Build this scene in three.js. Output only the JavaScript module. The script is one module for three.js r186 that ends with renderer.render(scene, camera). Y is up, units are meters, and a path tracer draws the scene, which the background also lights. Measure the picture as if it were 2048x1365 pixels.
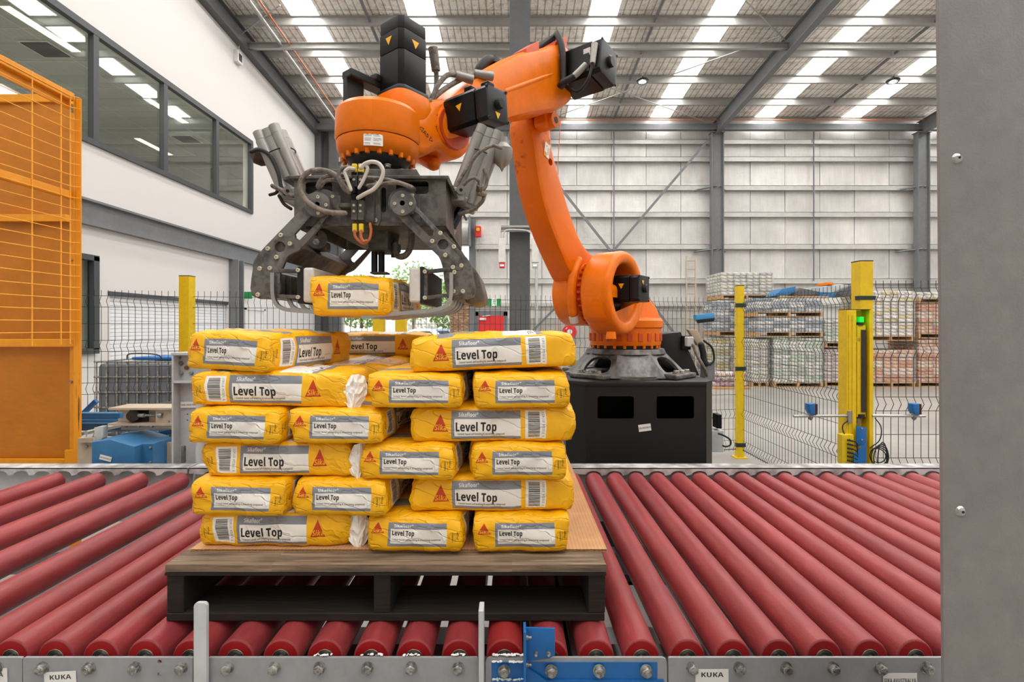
import * as THREE from 'three';
import { RoundedBoxGeometry } from 'three/addons/geometries/RoundedBoxGeometry.js';
import { mergeGeometries, toCreasedNormals } from 'three/addons/utils/BufferGeometryUtils.js';
import { Brush, Evaluator, SUBTRACTION } from 'three-bvh-csg';
import { RectAreaLightUniformsLib } from 'three/addons/lights/RectAreaLightUniformsLib.js';

// ---------------------------------------------------------------- camera, sky, light, exposure
const F = 1000, CX = 1024, CY = 655, HC = 1.6;            // focal length and principal point in the 2048 x 1365 frame, eye height in metres
const scene = new THREE.Scene();
const camera = new THREE.PerspectiveCamera(2 * Math.atan(682.5 / F) * 180 / Math.PI, 2048 / 1365, 0.05, 400);
camera.position.set(0, HC, 0);
camera.setViewOffset(2048, 1365, 1024 - CX, 682.5 - CY, 2048, 1365);
camera.updateProjectionMatrix();
const renderer = new THREE.WebGLRenderer({ antialias: true });
renderer.toneMapping = THREE.LinearToneMapping;
renderer.toneMappingExposure = 1.0;
renderer.shadowMap.enabled = true;
RectAreaLightUniformsLib.init();
scene.background = new THREE.Color().setRGB(1.5, 1.6, 1.72);   // hazy bright daylight outside
const SKYLIGHT_GLOW = 2.6, SKYLIGHT_POWER = 12;
const sun = new THREE.DirectionalLight(new THREE.Color().setRGB(1, 0.97, 0.92), 4.5);   // high sun over the roof from behind the camera: it reaches only the yard
sun.position.set(-14, 34, 12); sun.target.position.set(0, 0, -20); sun.castShadow = true; sun.shadow.radius = 2; sun.shadow.mapSize.set(2048, 2048);
Object.assign(sun.shadow.camera, { left: -45, right: 45, top: 45, bottom: -45, near: 1, far: 120 }); scene.add(sun, sun.target);
const roofY = (z) => 9.73 + 0.07 * (19.6 - z);            // underside of the roof sheets at distance z in front of the camera
const SKY_STRIPS = [-6.05, -2.85, 2.1, 5.35, 9.4, 12.75, 16.1], STRIP_W = 0.78, ROOF_NEAR = -9, ROOF_FAR = 19.5;
for (const x of SKY_STRIPS) {                              // daylight through the translucent roof strips
  const len = Math.hypot(ROOF_FAR - ROOF_NEAR, 0.07 * (ROOF_FAR - ROOF_NEAR)) - 0.1, zm = (ROOF_NEAR + ROOF_FAR) / 2;
  const l = new THREE.RectAreaLight(new THREE.Color().setRGB(1, 0.985, 0.965), SKYLIGHT_POWER, STRIP_W - 0.04, len);
  l.position.set(x + STRIP_W / 2, roofY(zm) - 0.03, -zm);
  l.up.set(0, 0, -1);
  l.lookAt(x + STRIP_W / 2, roofY(zm) - 1.03, -zm + 0.07);
  l.castShadow = true;
  scene.add(l);
}

// ---------------------------------------------------------------- helpers
let seed = 7;
const rnd = () => { seed = (seed * 1664525 + 1013904223) >>> 0; return seed / 4294967296; };
const rr = (a, b) => a + (b - a) * rnd();
const V = (x, y, z) => new THREE.Vector3(x, y, z);
const W = (px, py, z) => V((px - CX) * z / F, HC + (CY - py) * z / F, -z);   // a pixel at a known distance
const X = (px, z) => (px - CX) * z / F, Y = (py, z) => HC + (CY - py) * z / F;
const taken = new Set();
function numbered(n) {
  if (!taken.has(n)) { taken.add(n); return n; }
  for (let i = 1; ; i++) { const m = n + '_' + String(i).padStart(3, '0'); if (!taken.has(m)) { taken.add(m); return m; } }
}
function prep(g) {
  const h = g.index ? g.toNonIndexed() : g;
  for (const k of Object.keys(h.attributes)) if (!['position', 'normal', 'uv'].includes(k)) h.deleteAttribute(k);
  if (!h.attributes.normal) h.computeVertexNormals();
  if (!h.attributes.uv) h.setAttribute('uv', new THREE.BufferAttribute(new Float32Array(h.attributes.position.count * 2), 2));
  h.morphAttributes = {};
  return h;
}
const merge = (list) => { const a = (Array.isArray(list) ? list : [list]).map(prep); return a.length === 1 ? a[0] : mergeGeometries(a.map((g) => { g.clearGroups(); return g; })); };
function boxUV(g) {                                        // uv in metres, by the way each face points
  const p = g.attributes.position, n = g.attributes.normal, u = g.attributes.uv;
  for (let i = 0; i < p.count; i += 3) {
    const nx = Math.abs(n.getX(i) + n.getX(i + 1) + n.getX(i + 2)), ny = Math.abs(n.getY(i) + n.getY(i + 1) + n.getY(i + 2)), nz = Math.abs(n.getZ(i) + n.getZ(i + 1) + n.getZ(i + 2));
    for (let k = i; k < i + 3; k++) {
      const x = p.getX(k), y = p.getY(k), z = p.getZ(k);
      if (nx >= ny && nx >= nz) u.setXY(k, z, y); else if (ny >= nz) u.setXY(k, x, z); else u.setXY(k, x, y);
    }
  }
  return g;
}
function mesh(name, geos, mat, parent, opt = {}) {
  let g = merge(geos);
  if (!opt.uv) boxUV(g);
  if (opt.base) g = g.translate(-opt.base.x, -opt.base.y, -opt.base.z);
  const m = new THREE.Mesh(g, mat);
  m.name = parent ? name : numbered(name);
  m.castShadow = m.receiveShadow = true;
  (parent || scene).add(m);
  return m;
}
// a thing: a Group at its base; part() takes geometry in the world's axes (or in the thing's own when it is turned)
function thing(name, label, category, base = V(0, 0, 0), group, turn = 0) {
  const o = new THREE.Group();
  o.name = numbered(name); o.position.copy(base); o.rotation.y = turn;
  o.userData = { label, category };
  if (group) o.userData.group = group;
  o.base = turn || o.local ? null : base.clone();
  scene.add(o);
  return o;
}
function rootBase(o) { while (o.parent && o.parent !== scene) o = o.parent; return o.base || null; }
function part(parent, name, geos, mat, opt = {}) {
  const b = opt.local ? null : rootBase(parent);
  const m = mesh(name, geos, mat, parent, { ...opt, base: b });
  if (opt.label) m.userData.label = opt.label;
  if (opt.kind) m.userData.kind = opt.kind;
  return m;
}
function single(name, label, category, geos, mat, opt = {}) { // a thing that is one mesh, placed at its own base
  const g = merge(geos); if (!opt.uv) boxUV(g);
  g.computeBoundingBox(); const bb = g.boundingBox, b = V((bb.min.x + bb.max.x) / 2, bb.min.y, (bb.min.z + bb.max.z) / 2);
  g.translate(-b.x, -b.y, -b.z);
  const m = new THREE.Mesh(g, mat); m.name = numbered(name); m.position.copy(b); m.castShadow = m.receiveShadow = true;
  m.userData = { label, category }; if (opt.group) m.userData.group = opt.group; if (opt.kind) m.userData.kind = opt.kind;
  scene.add(m); return m;
}
function struct(name, geos, mat, parent, opt = {}) {
  const m = mesh(name, geos, mat, parent, opt);
  if (!parent) m.userData.kind = 'structure';
  return m;
}
// shapes
function bx(x0, x1, y0, y1, z0, z1, r = 0, seg = 2) {
  const w = Math.abs(x1 - x0), h = Math.abs(y1 - y0), d = Math.abs(z1 - z0);
  const rr_ = Math.min(r, w * 0.49, h * 0.49, d * 0.49);
  const g = rr_ > 0 ? new RoundedBoxGeometry(w, h, d, seg, rr_) : new THREE.BoxGeometry(w, h, d);
  return g.translate((x0 + x1) / 2, (y0 + y1) / 2, (z0 + z1) / 2);
}
const pbx = (px0, px1, py0, py1, z, depth, r = 0) => bx(X(px0, z), X(px1, z), Y(py1, z), Y(py0, z), -z, -z - depth, r);   // front face seen on a pixel rectangle
function cyl(a, b, r, r2 = r, seg = 20, open = false) {
  const d = b.clone().sub(a), g = new THREE.CylinderGeometry(r2, r, d.length(), seg, 1, open);
  g.applyQuaternion(new THREE.Quaternion().setFromUnitVectors(V(0, 1, 0), d.normalize()));
  const m = a.clone().add(b).multiplyScalar(0.5);
  return g.translate(m.x, m.y, m.z);
}
function bar(a, b, w, h, r = 0) {                           // a square bar from a to b
  const d = b.clone().sub(a), L = d.length(), g = r ? new RoundedBoxGeometry(w, L, h, 2, r) : new THREE.BoxGeometry(w, L, h);
  g.applyQuaternion(new THREE.Quaternion().setFromUnitVectors(V(0, 1, 0), d.normalize()));
  const m = a.clone().add(b).multiplyScalar(0.5);
  return g.translate(m.x, m.y, m.z);
}
const tube = (pts, r, seg = 28, rad = 8, tension = 0.5) => new THREE.TubeGeometry(new THREE.CatmullRomCurve3(pts, false, 'catmullrom', tension), seg, r, rad, false);
function cappedTube(pts, r, seg = 28, rad = 8) { const g = [tube(pts, r, seg, rad)]; for (const p of [pts[0], pts[pts.length - 1]]) { const s = new THREE.SphereGeometry(r * 0.99, rad, 4); s.translate(p.x, p.y, p.z); g.push(s); } return merge(g); }
function shapeOf(pts, holes = []) {
  const s = new THREE.Shape(pts.map((p) => new THREE.Vector2(p[0], p[1])));
  for (const h of holes) s.holes.push(h.isPath ? h : new THREE.Path(h.map((p) => new THREE.Vector2(p[0], p[1]))));
  return s;
}
function circ(x, y, r, n = 20) { const a = []; for (let i = 0; i < n; i++) a.push([x + r * Math.cos(i / n * 6.28318), y + r * Math.sin(i / n * 6.28318)]); return a; }
function rrect(x0, x1, y0, y1, r, n = 4) {
  const a = [], c = [[x1 - r, y1 - r, 0], [x0 + r, y1 - r, 1], [x0 + r, y0 + r, 2], [x1 - r, y0 + r, 3]];
  for (const [cx, cy, q] of c) for (let i = 0; i <= n; i++) { const t = (q + i / n) * Math.PI / 2; a.push([cx + r * Math.cos(t), cy + r * Math.sin(t)]); }
  return a;
}
function smoothPoly(pts, n = 5, closed = true) {            // rounds an outline
  const c = new THREE.CatmullRomCurve3(pts.map((p) => V(p[0], p[1], 0)), closed, 'centripetal');
  return c.getPoints(pts.length * n).slice(0, closed ? -1 : undefined).map((p) => [p.x, p.y]);
}
function prism(pts, z0, z1, bevel = 0, holes = [], seg = 2, crease = 0.55) {   // an outline in x and y, solid from z0 to z1
  const a = Math.min(z0, z1), b = Math.max(z0, z1);
  const g = new THREE.ExtrudeGeometry(shapeOf(pts, holes), { depth: Math.max(b - a - 2 * bevel, 1e-4), bevelEnabled: bevel > 0, bevelThickness: bevel, bevelSize: bevel, bevelOffset: -bevel, bevelSegments: seg, curveSegments: 8 });
  g.translate(0, 0, a + bevel);
  return bevel > 0 ? toCreasedNormals(g, crease) : g;
}
const pprism = (pxs, z, depth, bevel, holes) => prism(pxs.map(([a, b]) => [X(a, z), Y(b, z)]), -z, -z - depth, bevel, (holes || []).map((h) => h.map(([a, b]) => [X(a, z), Y(b, z)])));
function lathe(prof, a, axis = V(0, 1, 0), seg = 32) {
  const g = new THREE.LatheGeometry(prof.map(([r, h]) => new THREE.Vector2(r, h)), seg);
  g.applyQuaternion(new THREE.Quaternion().setFromUnitVectors(V(0, 1, 0), axis.clone().normalize()));
  return toCreasedNormals(g.translate(a.x, a.y, a.z), 0.6);
}
function hexBolt(at, dir, r, h, washer = 0) {                // hexagon head with a washer
  const d = dir.clone().normalize(), l = [];
  if (washer) l.push(cyl(at, at.clone().addScaledVector(d, h * 0.25), washer, washer, 20));
  l.push(cyl(at, at.clone().addScaledVector(d, h * 0.85), r, r, 6), cyl(at.clone().addScaledVector(d, h * 0.85), at.clone().addScaledVector(d, h), r, r * 0.8, 6));
  return merge(l);
}
function capScrew(at, dir, r, h) {                           // socket head screw
  const d = dir.clone().normalize();
  return merge([lathe([[0, h * 0.45], [r * 0.45, h * 0.45], [r * 0.5, h], [r * 0.85, h], [r, h * 0.85], [r, 0]], at, d, 14)]);
}

// ---------------------------------------------------------------- computed textures
function lattice(n, s) { const a = new Float32Array(n * n); let k = s >>> 0; for (let i = 0; i < a.length; i++) { k = (k * 1664525 + 1013904223) >>> 0; a[i] = k / 4294967296; } return a; }
function noise2(n, s) {
  const a = lattice(n, s);
  return (u, v) => {
    const x = u * n, y = v * n, i = Math.floor(x), j = Math.floor(y), f = x - i, g = y - j;
    const sx = f * f * (3 - 2 * f), sy = g * g * (3 - 2 * g), I = ((i % n) + n) % n, J = ((j % n) + n) % n, I1 = (I + 1) % n, J1 = (J + 1) % n;
    return (a[J * n + I] * (1 - sx) + a[J * n + I1] * sx) * (1 - sy) + (a[J1 * n + I] * (1 - sx) + a[J1 * n + I1] * sx) * sy;
  };
}
function fbm(base, oct, s) { const l = []; for (let k = 0; k < oct; k++) l.push(noise2(base << k, s + k * 97)); return (u, v) => { let t = 0, w = 0.5, q = 0; for (const f of l) { t += f(u, v) * w; q += w; w *= 0.55; } return t / q; }; }
function texture(n, fn, srgb = false, rx = 1, ry = 1, m = n) {
  const d = new Uint8Array(n * m * 4);
  for (let j = 0; j < m; j++) for (let i = 0; i < n; i++) {
    const c = fn((i + 0.5) / n, (j + 0.5) / m), o = (j * n + i) * 4;
    if (typeof c === 'number') { d[o] = d[o + 1] = d[o + 2] = Math.max(0, Math.min(255, c * 255)); } else for (let k = 0; k < 3; k++) d[o + k] = Math.max(0, Math.min(255, c[k] * 255));
    d[o + 3] = 255;
  }
  const t = new THREE.DataTexture(d, n, m);
  t.wrapS = t.wrapT = THREE.RepeatWrapping; t.magFilter = THREE.LinearFilter; t.minFilter = THREE.LinearMipmapLinearFilter; t.generateMipmaps = true;
  if (srgb) t.colorSpace = THREE.SRGBColorSpace;
  t.repeat.set(rx, ry); t.needsUpdate = true;
  return t;
}
const rep = (t, x, y = x) => { const c = t.clone(); c.repeat.set(x, y); c.needsUpdate = true; return c; };
const nA = fbm(6, 5, 11), nB = fbm(24, 4, 53), nC = fbm(4, 3, 91);
const T = {
  mottle: texture(256, (u, v) => 0.86 + 0.14 * (0.55 * nA(u, v) + 0.45 * nB(u, v)) * 1.25, true),
  dirt: texture(512, (u, v) => { const a = nA(u, v), b = nB(u, v); return 0.62 + 0.38 * Math.min(1, Math.max(0, (a * 0.7 + b * 0.5 - 0.38) * 3.2)); }, true),
  fine: texture(256, (u, v) => nB(u * 2, v * 2)),
  speck: texture(512, (u, v) => { const b = nB(u * 3, v * 3), a = nA(u, v); return b > 0.66 ? 0.98 : 0.5 + 0.35 * a + 0.2 * (b - 0.5); }, true),
  crinkle: texture(512, (u, v) => { const a = fbmR(u, v); return a; }),
};
function fbmR(u, v) { return 1 - Math.abs(2 * nA(u, v) - 1) * 1.0 - 0.5 * Math.abs(2 * nB(u * 0.5, v) - 1); }
const mats = {};
function mat(key, hex, rough, metal = 0, o = {}) {
  if (mats[key]) return mats[key];
  const C = o.phys ? THREE.MeshPhysicalMaterial : THREE.MeshStandardMaterial;
  const m = new C({ color: hex, roughness: rough, metalness: metal, ...(o.set || {}) });
  if (o.map) m.map = o.map;
  if (o.bump) { m.bumpMap = o.bump; m.bumpScale = o.bs ?? 0.001; }
  m.name = key;
  return mats[key] = m;
}
const M = {
  orange: mat('orange_paint', '#f97d00', 0.36, 0, { phys: true, map: rep(T.mottle, 1.5), set: { specularIntensity: 0.55 } }),
  orangeWorn: mat('worn_orange_paint', '#f57800', 0.4, 0, { phys: true, map: texture(512, (u, v) => { const a = nA(u, v), b = nB(u, v), c = nC(u, v), d = Math.max(0, Math.min(1, (c - 0.56) * 7)) * Math.max(0, Math.min(1, (b * 0.6 + a * 0.5 - 0.5) * 5)); const k = 0.93 + 0.12 * (a - 0.5); return [k * (1 - 0.5 * d), k * (1 - 0.52 * d), k * (1 - 0.4 * d)]; }, true, 1.1, 1.1), set: { specularIntensity: 0.55 } }),
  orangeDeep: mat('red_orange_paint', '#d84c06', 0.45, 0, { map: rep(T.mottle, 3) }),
  blackPlastic: mat('black_motor_housing', '#0f1011', 0.36, 0, { phys: true, map: rep(T.mottle, 4), set: { specularIntensity: 0.45 } }),
  motorCap: mat('dark_grey_motor_cap', '#242628', 0.4, 0, { phys: true, map: rep(T.mottle, 4), set: { specularIntensity: 0.5 } }),
  blackSteel: mat('black_coated_steel', '#141516', 0.5, 0.2, { map: rep(T.mottle, 2) }),
  gripSteel: mat('dusty_dark_steel', '#625d57', 0.6, 0.2, { map: rep(T.dirt, 2.2), bump: rep(T.fine, 6), bs: 0.0004 }),
  gripPlate: mat('worn_blackened_plate', '#6f6c68', 0.5, 0.4, { map: rep(T.dirt, 3.1), bump: rep(T.fine, 8), bs: 0.0004 }),
  castGrey: mat('grey_cast_iron', '#7d7a77', 0.5, 0.5, { map: rep(T.dirt, 1.4), bump: rep(T.fine, 8), bs: 0.0005 }),
  alu: mat('dusty_aluminium', '#9d9a95', 0.42, 0.45, { map: rep(T.mottle, 2.5) }),
  steel: mat('bright_steel', '#b9b8b5', 0.28, 0.95, { map: rep(T.mottle, 5) }),
  zinc: mat('zinc_bolt', '#b4b3ad', 0.35, 0.75, { map: rep(T.dirt, 8) }),
  screw: mat('pale_screw_head', '#cfcab8', 0.4, 0.5),
  rubber: mat('black_rubber', '#121212', 0.6),
  hose: mat('grey_beige_hose', '#857a70', 0.6, 0, { map: rep(T.dirt, 5) }),
  hosePale: mat('pale_grey_hose', '#c4bdb4', 0.5),
  tagYellow: mat('yellow_tag', '#e2c412', 0.5),
  copper: mat('orange_brown_hose', '#b5623a', 0.5),
  white: mat('white_plastic', '#e6e3df', 0.5, 0, { map: rep(T.mottle, 3) }),
  whitePad: mat('white_polymer_pad', '#d9d6d2', 0.5, 0, { map: rep(T.mottle, 3) }),
  fenceGreen: mat('dark_green_wire', '#20302a', 0.5, 0.1),
  postYellow: mat('yellow_post_paint', '#e8c40a', 0.45, 0, { map: rep(T.mottle, 2) }),
  guard: mat('guard_orange_paint', '#ee9a08', 0.5, 0, { map: rep(T.mottle, 1.2), bump: rep(T.fine, 5), bs: 0.0004 }),
  guardSheet: mat('guard_orange_sheet', '#c67704', 0.6, 0, { map: rep(T.mottle, 0.6), bump: rep(T.crinkle, 0.5), bs: 0.004 }),
  frameGrey: mat('pale_grey_paint', '#c4c7c7', 0.5, 0, { map: rep(T.mottle, 1.5) }),
  frameWarm: mat('warm_grey_paint', '#bcab94', 0.55, 0, { map: rep(T.mottle, 1.1) }),
  blue: mat('blue_paint', '#1467ad', 0.4, 0, { map: rep(T.mottle, 2) }),
  blueDusty: mat('dusty_blue_paint', '#2f6f9f', 0.55, 0, { map: rep(T.mottle, 1.3) }),
  steelGrey: mat('grey_structural_paint', '#77797c', 0.55, 0, { map: rep(T.mottle, 0.7) }),
  steelDark: mat('dark_grey_structural_paint', '#58595b', 0.55, 0, { map: rep(T.mottle, 0.7) }),
  galv: mat('galvanised_purlin', '#b0afaa', 0.45, 0.3, { map: rep(T.mottle, 1) }),
  girt: mat('galvanised_girt', '#cccbc6', 0.45, 0.25, { map: rep(T.mottle, 1) }),
  wallWhite: mat('white_painted_board', '#d3cfcc', 0.7),
  frameDark: mat('charcoal_window_frame', '#46484b', 0.5, 0.2),
  red: mat('red_paint', '#d8262b', 0.5),
};
// ---------------------------------------------------------------- the building
const ZW = 19.6, XL = -7.6, XR = 19, ZB = -9;              // back wall, left wall, right wall; ZB lies behind the camera
const concreteT = texture(1024, (u, v) => { const a = nC(u, v), b = nA(u, v), c = nB(u * 2, v * 2); const k = 0.66 + 0.2 * (a - 0.4) + 0.14 * (b - 0.5) + 0.05 * (c - 0.5); return [k * 1.0, k * 0.985, k * 0.965]; }, true, 0.16, 0.16);
const M_floor = mat('power_floated_concrete', '#dedbd7', 0.38, 0, { map: concreteT });
struct('floor', bx(XL - 6, XR + 1, -0.3, 0, -ZW - 0.3, -ZB + 0.3), M_floor);
// roof sheets with silver insulation blanket, and translucent strips between them
const foilT = texture(1024, (u, v) => {
  const rib = Math.abs(((u * 16) % 1) - 0.5) < 0.09 ? 0.74 : 1, wire = Math.abs(((v * 8) % 1) - 0.5) < 0.05 ? 0.84 : 1;
  const a = fbmR(u, v), b = nB(u * 2, v); const k = (0.82 + 0.26 * a + 0.3 * (b - 0.5)) * rib * wire; return [k, k * 0.975, k * 0.95];
}, true, 0.32, 0.32);
const M_foil = mat('silver_foil_blanket', '#fbf7f3', 0.33, 0.3, { map: foilT, bump: rep(T.crinkle, 0.9), bs: 0.045 });
const M_strip = new THREE.MeshStandardMaterial({ color: '#ffffff', roughness: 0.6, emissive: '#fffdf8', emissiveIntensity: SKYLIGHT_GLOW });
M_strip.name = 'daylit_translucent_sheet';
const ceilingRoot = new THREE.Group(); ceilingRoot.name = numbered('ceiling'); ceilingRoot.userData.kind = 'structure'; scene.add(ceilingRoot);
function roofSheet(x0, x1, name, m, th = 0.08) {
  const g = new THREE.BoxGeometry(x1 - x0, th, ROOF_FAR - ROOF_NEAR + 0.4, Math.max(1, Math.round((x1 - x0) / 0.4)), 1, 60).toNonIndexed(), p = g.attributes.position;
  g.translate((x0 + x1) / 2, th / 2, 0);
  for (let i = 0; i < p.count; i++) { const z = -p.getZ(i) + (ROOF_FAR + ROOF_NEAR) / 2; p.setXYZ(i, p.getX(i), p.getY(i) + roofY(z), -z); }
  g.computeVertexNormals();
  mesh(name, g, m, ceilingRoot);
}
{
  let x = XL - 0.6;
  for (const s of SKY_STRIPS) { roofSheet(x, s, 'insulation_blanket', M_foil); roofSheet(s, s + STRIP_W, 'skylight_window_strip', M_strip, 0.03); x = s + STRIP_W; }
  roofSheet(x, XR + 0.6, 'insulation_blanket', M_foil);
}
// purlins (Z sections) across the roof
const PURL = []; for (let z = 19.4; z > ZB + 0.5; z -= 1.42) PURL.push(z);
PURL.forEach((z) => {
  const y = roofY(z) - 0.02, g = [];
  g.push(bx(XL, XR, y - 0.22, y, -z - 0.008, -z + 0.008), bx(XL, XR, y - 0.01, y + 0.0, -z, -z + 0.07), bx(XL, XR, y - 0.225, y - 0.21, -z - 0.07, -z));
  struct('trim_purlin', g, M.galv);
});
// bridging channels running down the roof
for (const x of [3.9, 11.6, -3.9]) {
  const g = [], a = V(x, roofY(19.3) - 0.14, -19.3), b = V(x, roofY(6) - 0.14, -6);
  g.push(bar(a, b, 0.05, 0.07)); struct('trim_bridging', g, M.steelGrey);
}
struct('trim_tie_beam', [bx(XL, XR, 9.5, 9.7, -14.26, -14.25), bx(XL, XR, 9.69, 9.7, -14.26, -14.18), bx(XL, XR, 9.5, 9.51, -14.26, -14.14)], M.galv);
// portal rafters and columns
function ibeam(a, b, w, h, t, m, name, across = 'y') {     // I section with its web standing along h
  const d = b.clone().sub(a).normalize(), up = Math.abs(d.y) > 0.8 ? V(0, 0, 1) : V(0, 1, 0);
  const side = V(1, 0, 0), len = b.distanceTo(a), g = [];
  const mk = (ww, hh, oy) => { const q = new THREE.BoxGeometry(ww, hh, len); q.translate(0, oy, 0); return q; };
  const list = [mk(w, t, h / 2 - t / 2), mk(w, t, -h / 2 + t / 2), mk(t * 0.8, h - 2 * t, 0)];
  const mm = new THREE.Matrix4().makeBasis(side, new THREE.Vector3().crossVectors(d, side), d); const c = a.clone().add(b).multiplyScalar(0.5);
  for (const q of list) { q.applyMatrix4(mm); q.translate(c.x, c.y, c.z); g.push(q); }
  return g;
}
const rafterMid = (z) => roofY(z) - 0.22 - 0.27;
for (const x of [7.86, 15.72]) struct('trim_rafter', ibeam(V(x, rafterMid(ZW - 0.3), -ZW + 0.3), V(x, rafterMid(-8), 8), 0.2, 0.5, 0.02, M.steelGrey), M.steelGrey);
struct('trim_rafter', ibeam(V(XL + 0.1, rafterMid(ZW - 0.3), -ZW + 0.3), V(XL + 0.1, rafterMid(-8), 8), 0.2, 0.5, 0.02), M.steelDark);
for (const x of [7.86, 15.72]) {
  const y1 = rafterMid(ZW) - 0.2, z = -ZW + 0.42;
  const o = struct('trim_column', [bx(x - 0.23, x - 0.2, 0, y1, z - 0.12, z + 0.12), bx(x + 0.2, x + 0.23, 0, y1, z - 0.12, z + 0.12), bx(x - 0.2, x + 0.2, 0, y1, z - 0.02, z + 0.02), bx(x - 0.26, x + 0.26, y1, y1 + 0.03, z - 0.16, z + 0.16)], M.steelGrey);
  for (const y of [4.6, 7.0]) { mesh('fly_brace', [bar(V(x - 0.05, y, z + 0.1), V(x - 0.75, y - 0.06, z - 0.32), 0.05, 0.05), bar(V(x + 0.05, y, z + 0.1), V(x + 0.45, y - 0.06, z - 0.32), 0.05, 0.05)], M.steelGrey, o); }
}
// the free-standing column behind the robot, and the corner column at the left
struct('trim_column', [bx(X(1019, 10), X(1060, 10), 0, roofY(10) - 0.2, -10, -10.02), bx(X(1019, 10), X(1060, 10), 0, roofY(10) - 0.2, -10.4, -10.38), bx(0.13, 0.18, 0, roofY(10) - 0.2, -10.38, -10.02)], M.steelDark);
struct('trim_column', [bx(X(634, ZW), X(648, ZW), 0, 9.3, -ZW + 0.02, -ZW + 0.35), bx(X(664, ZW), X(680, ZW), 0, 9.3, -ZW + 0.02, -ZW + 0.35), bx(X(648, ZW), X(664, ZW), 0, 9.3, -ZW + 0.05, -ZW + 0.1)], M.steelDark);
// back wall: girts over foil sheets, pale concrete below, the open roller door and what frames it
const DX0 = X(682, ZW), DX1 = X(945, ZW), DTOP = Y(490, ZW), DADO = 1.95;
const foilWallT = texture(512, (u, v) => { const a = fbmR(u * 1, v * 0.5), b = nB(u * 3, v * 0.4), c = nC(u, v); const k = 0.86 + 0.05 * a + 0.05 * (b - 0.5) + 0.16 * (c - 0.5); return [k, k * 0.995, k * 0.985]; }, true, 0.4, 0.25);
const M_wallFoil = [0, 1, 2].map((i) => mat('silver_wall_foil_' + i, ['#f4f2f0', '#ebe9e7', '#e2e0de'][i], 0.45, 0.12, { map: foilWallT, bump: rep(T.crinkle, 0.45), bs: 0.006 }));
const M_conc = mat('precast_concrete', '#b9b4ad', 0.8, 0, { map: rep(T.mottle, 0.4) });
const TOPW = roofY(ZW) + 0.1;
const wallBack = struct('wall_back', [bx(XL - 0.2, DX0, 0, TOPW, -ZW - 0.35, -ZW - 0.05), bx(DX1, XR, 0, TOPW, -ZW - 0.35, -ZW - 0.05), bx(DX0, DX1, DTOP, TOPW, -ZW - 0.35, -ZW - 0.05)], M_conc);
{
  let k = 0;
  const cols = [[XL, DX0, DADO], [DX0, DX1, DTOP]]; for (let x = DX1; x < XR - 0.2; x += 1.36) cols.push([x, Math.min(x + 1.36, XR), DADO]);
  const girtY = [0, 3.4, 4.74, 5.99, 7.03, 8.15, 8.83, TOPW];
  for (const [x0, x1, y0] of cols) for (let j = 0; j + 1 < girtY.length; j++) {
    const a = Math.max(girtY[j], y0), b = girtY[j + 1]; if (b - a < 0.1) continue;
    const n = Math.max(1, Math.round((x1 - x0) / 1.4)), w = (x1 - x0) / n;
    for (let i = 0; i < n; i++) { const dz = ((k * 37) % 11) * 0.002; mesh('insulation_sheet', bx(x0 + i * w + 0.01, x0 + (i + 1) * w - 0.01, a + 0.004, b - 0.004, -ZW - 0.05, -ZW + 0.005 + dz), M_wallFoil[(k * 7 + (k >> 2)) % 3], wallBack); k++; }
  }
  for (let x = DX1 + 0.02, i = 0; x < XR - 0.1; x += 2.4, i++) mesh('concrete_panel', bx(x, Math.min(x + 2.38, XR), 0.0, DADO - 0.01, -ZW - 0.05, -ZW + 0.06), M_conc, wallBack);
  for (const y of girtY.slice(1, -1)) mesh('girt', [bx(DX1 - 0.1, XR, y - 0.1, y + 0.1, -ZW + 0.12, -ZW + 0.13), bx(DX1 - 0.1, XR, y + 0.085, y + 0.1, -ZW + 0.02, -ZW + 0.13), bx(DX1 - 0.1, XR, y - 0.1, y - 0.085, -ZW + 0.12, -ZW + 0.19)], M.girt, wallBack);
  for (const y of girtY.slice(3, -1)) mesh('girt', [bx(XL + 0.8, DX1 - 0.1, y - 0.1, y + 0.1, -ZW + 0.12, -ZW + 0.13), bx(XL + 0.8, DX1 - 0.1, y + 0.085, y + 0.1, -ZW + 0.02, -ZW + 0.13)], M.girt, wallBack);
  mesh('girt', bx(DX1, XR, 2.42, 2.54, -ZW + 0.06, -ZW + 0.2), M.girt, wallBack);
  mesh('eave_strut', bx(XL, XR, Y(269, ZW), Y(258, ZW), -ZW + 0.3, -ZW + 0.5), M.steelGrey, wallBack);
  for (const px of [1228, 1628]) mesh('girt_bridging', bx(X(px - 1, 19.4), X(px + 1, 19.4), 3.4, 9.2, -19.43, -19.4), M.steelGrey, wallBack);
}
// wall bracing
for (const [a, b] of [[[1414, 283], [1226, 503]], [[1096, 345], [1222, 503]], [[1060, 668], [1222, 503]], [[1226, 503], [1440, 790]]]) struct('trim_brace', bar(W(a[0], a[1], 19.2), W(b[0], b[1], 19.2), 0.09, 0.05), M.steelGrey);
// roof bracing rods
for (const [p, q] of [[[1120, 230], [1560, 72]], [[1200, 168], [1410, 243]], [[1490, 0], [1570, 80]], [[480, 70], [560, 10]]]) {
  const zz = (py) => (roofY(0) - HC - 0.42) / ((CY - py) / F + 0.07);
  struct('trim_rod', cyl(W(p[0], p[1], zz(p[1])), W(q[0], q[1], zz(q[1])), 0.018, 0.018, 8), M.galv);
}
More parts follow.
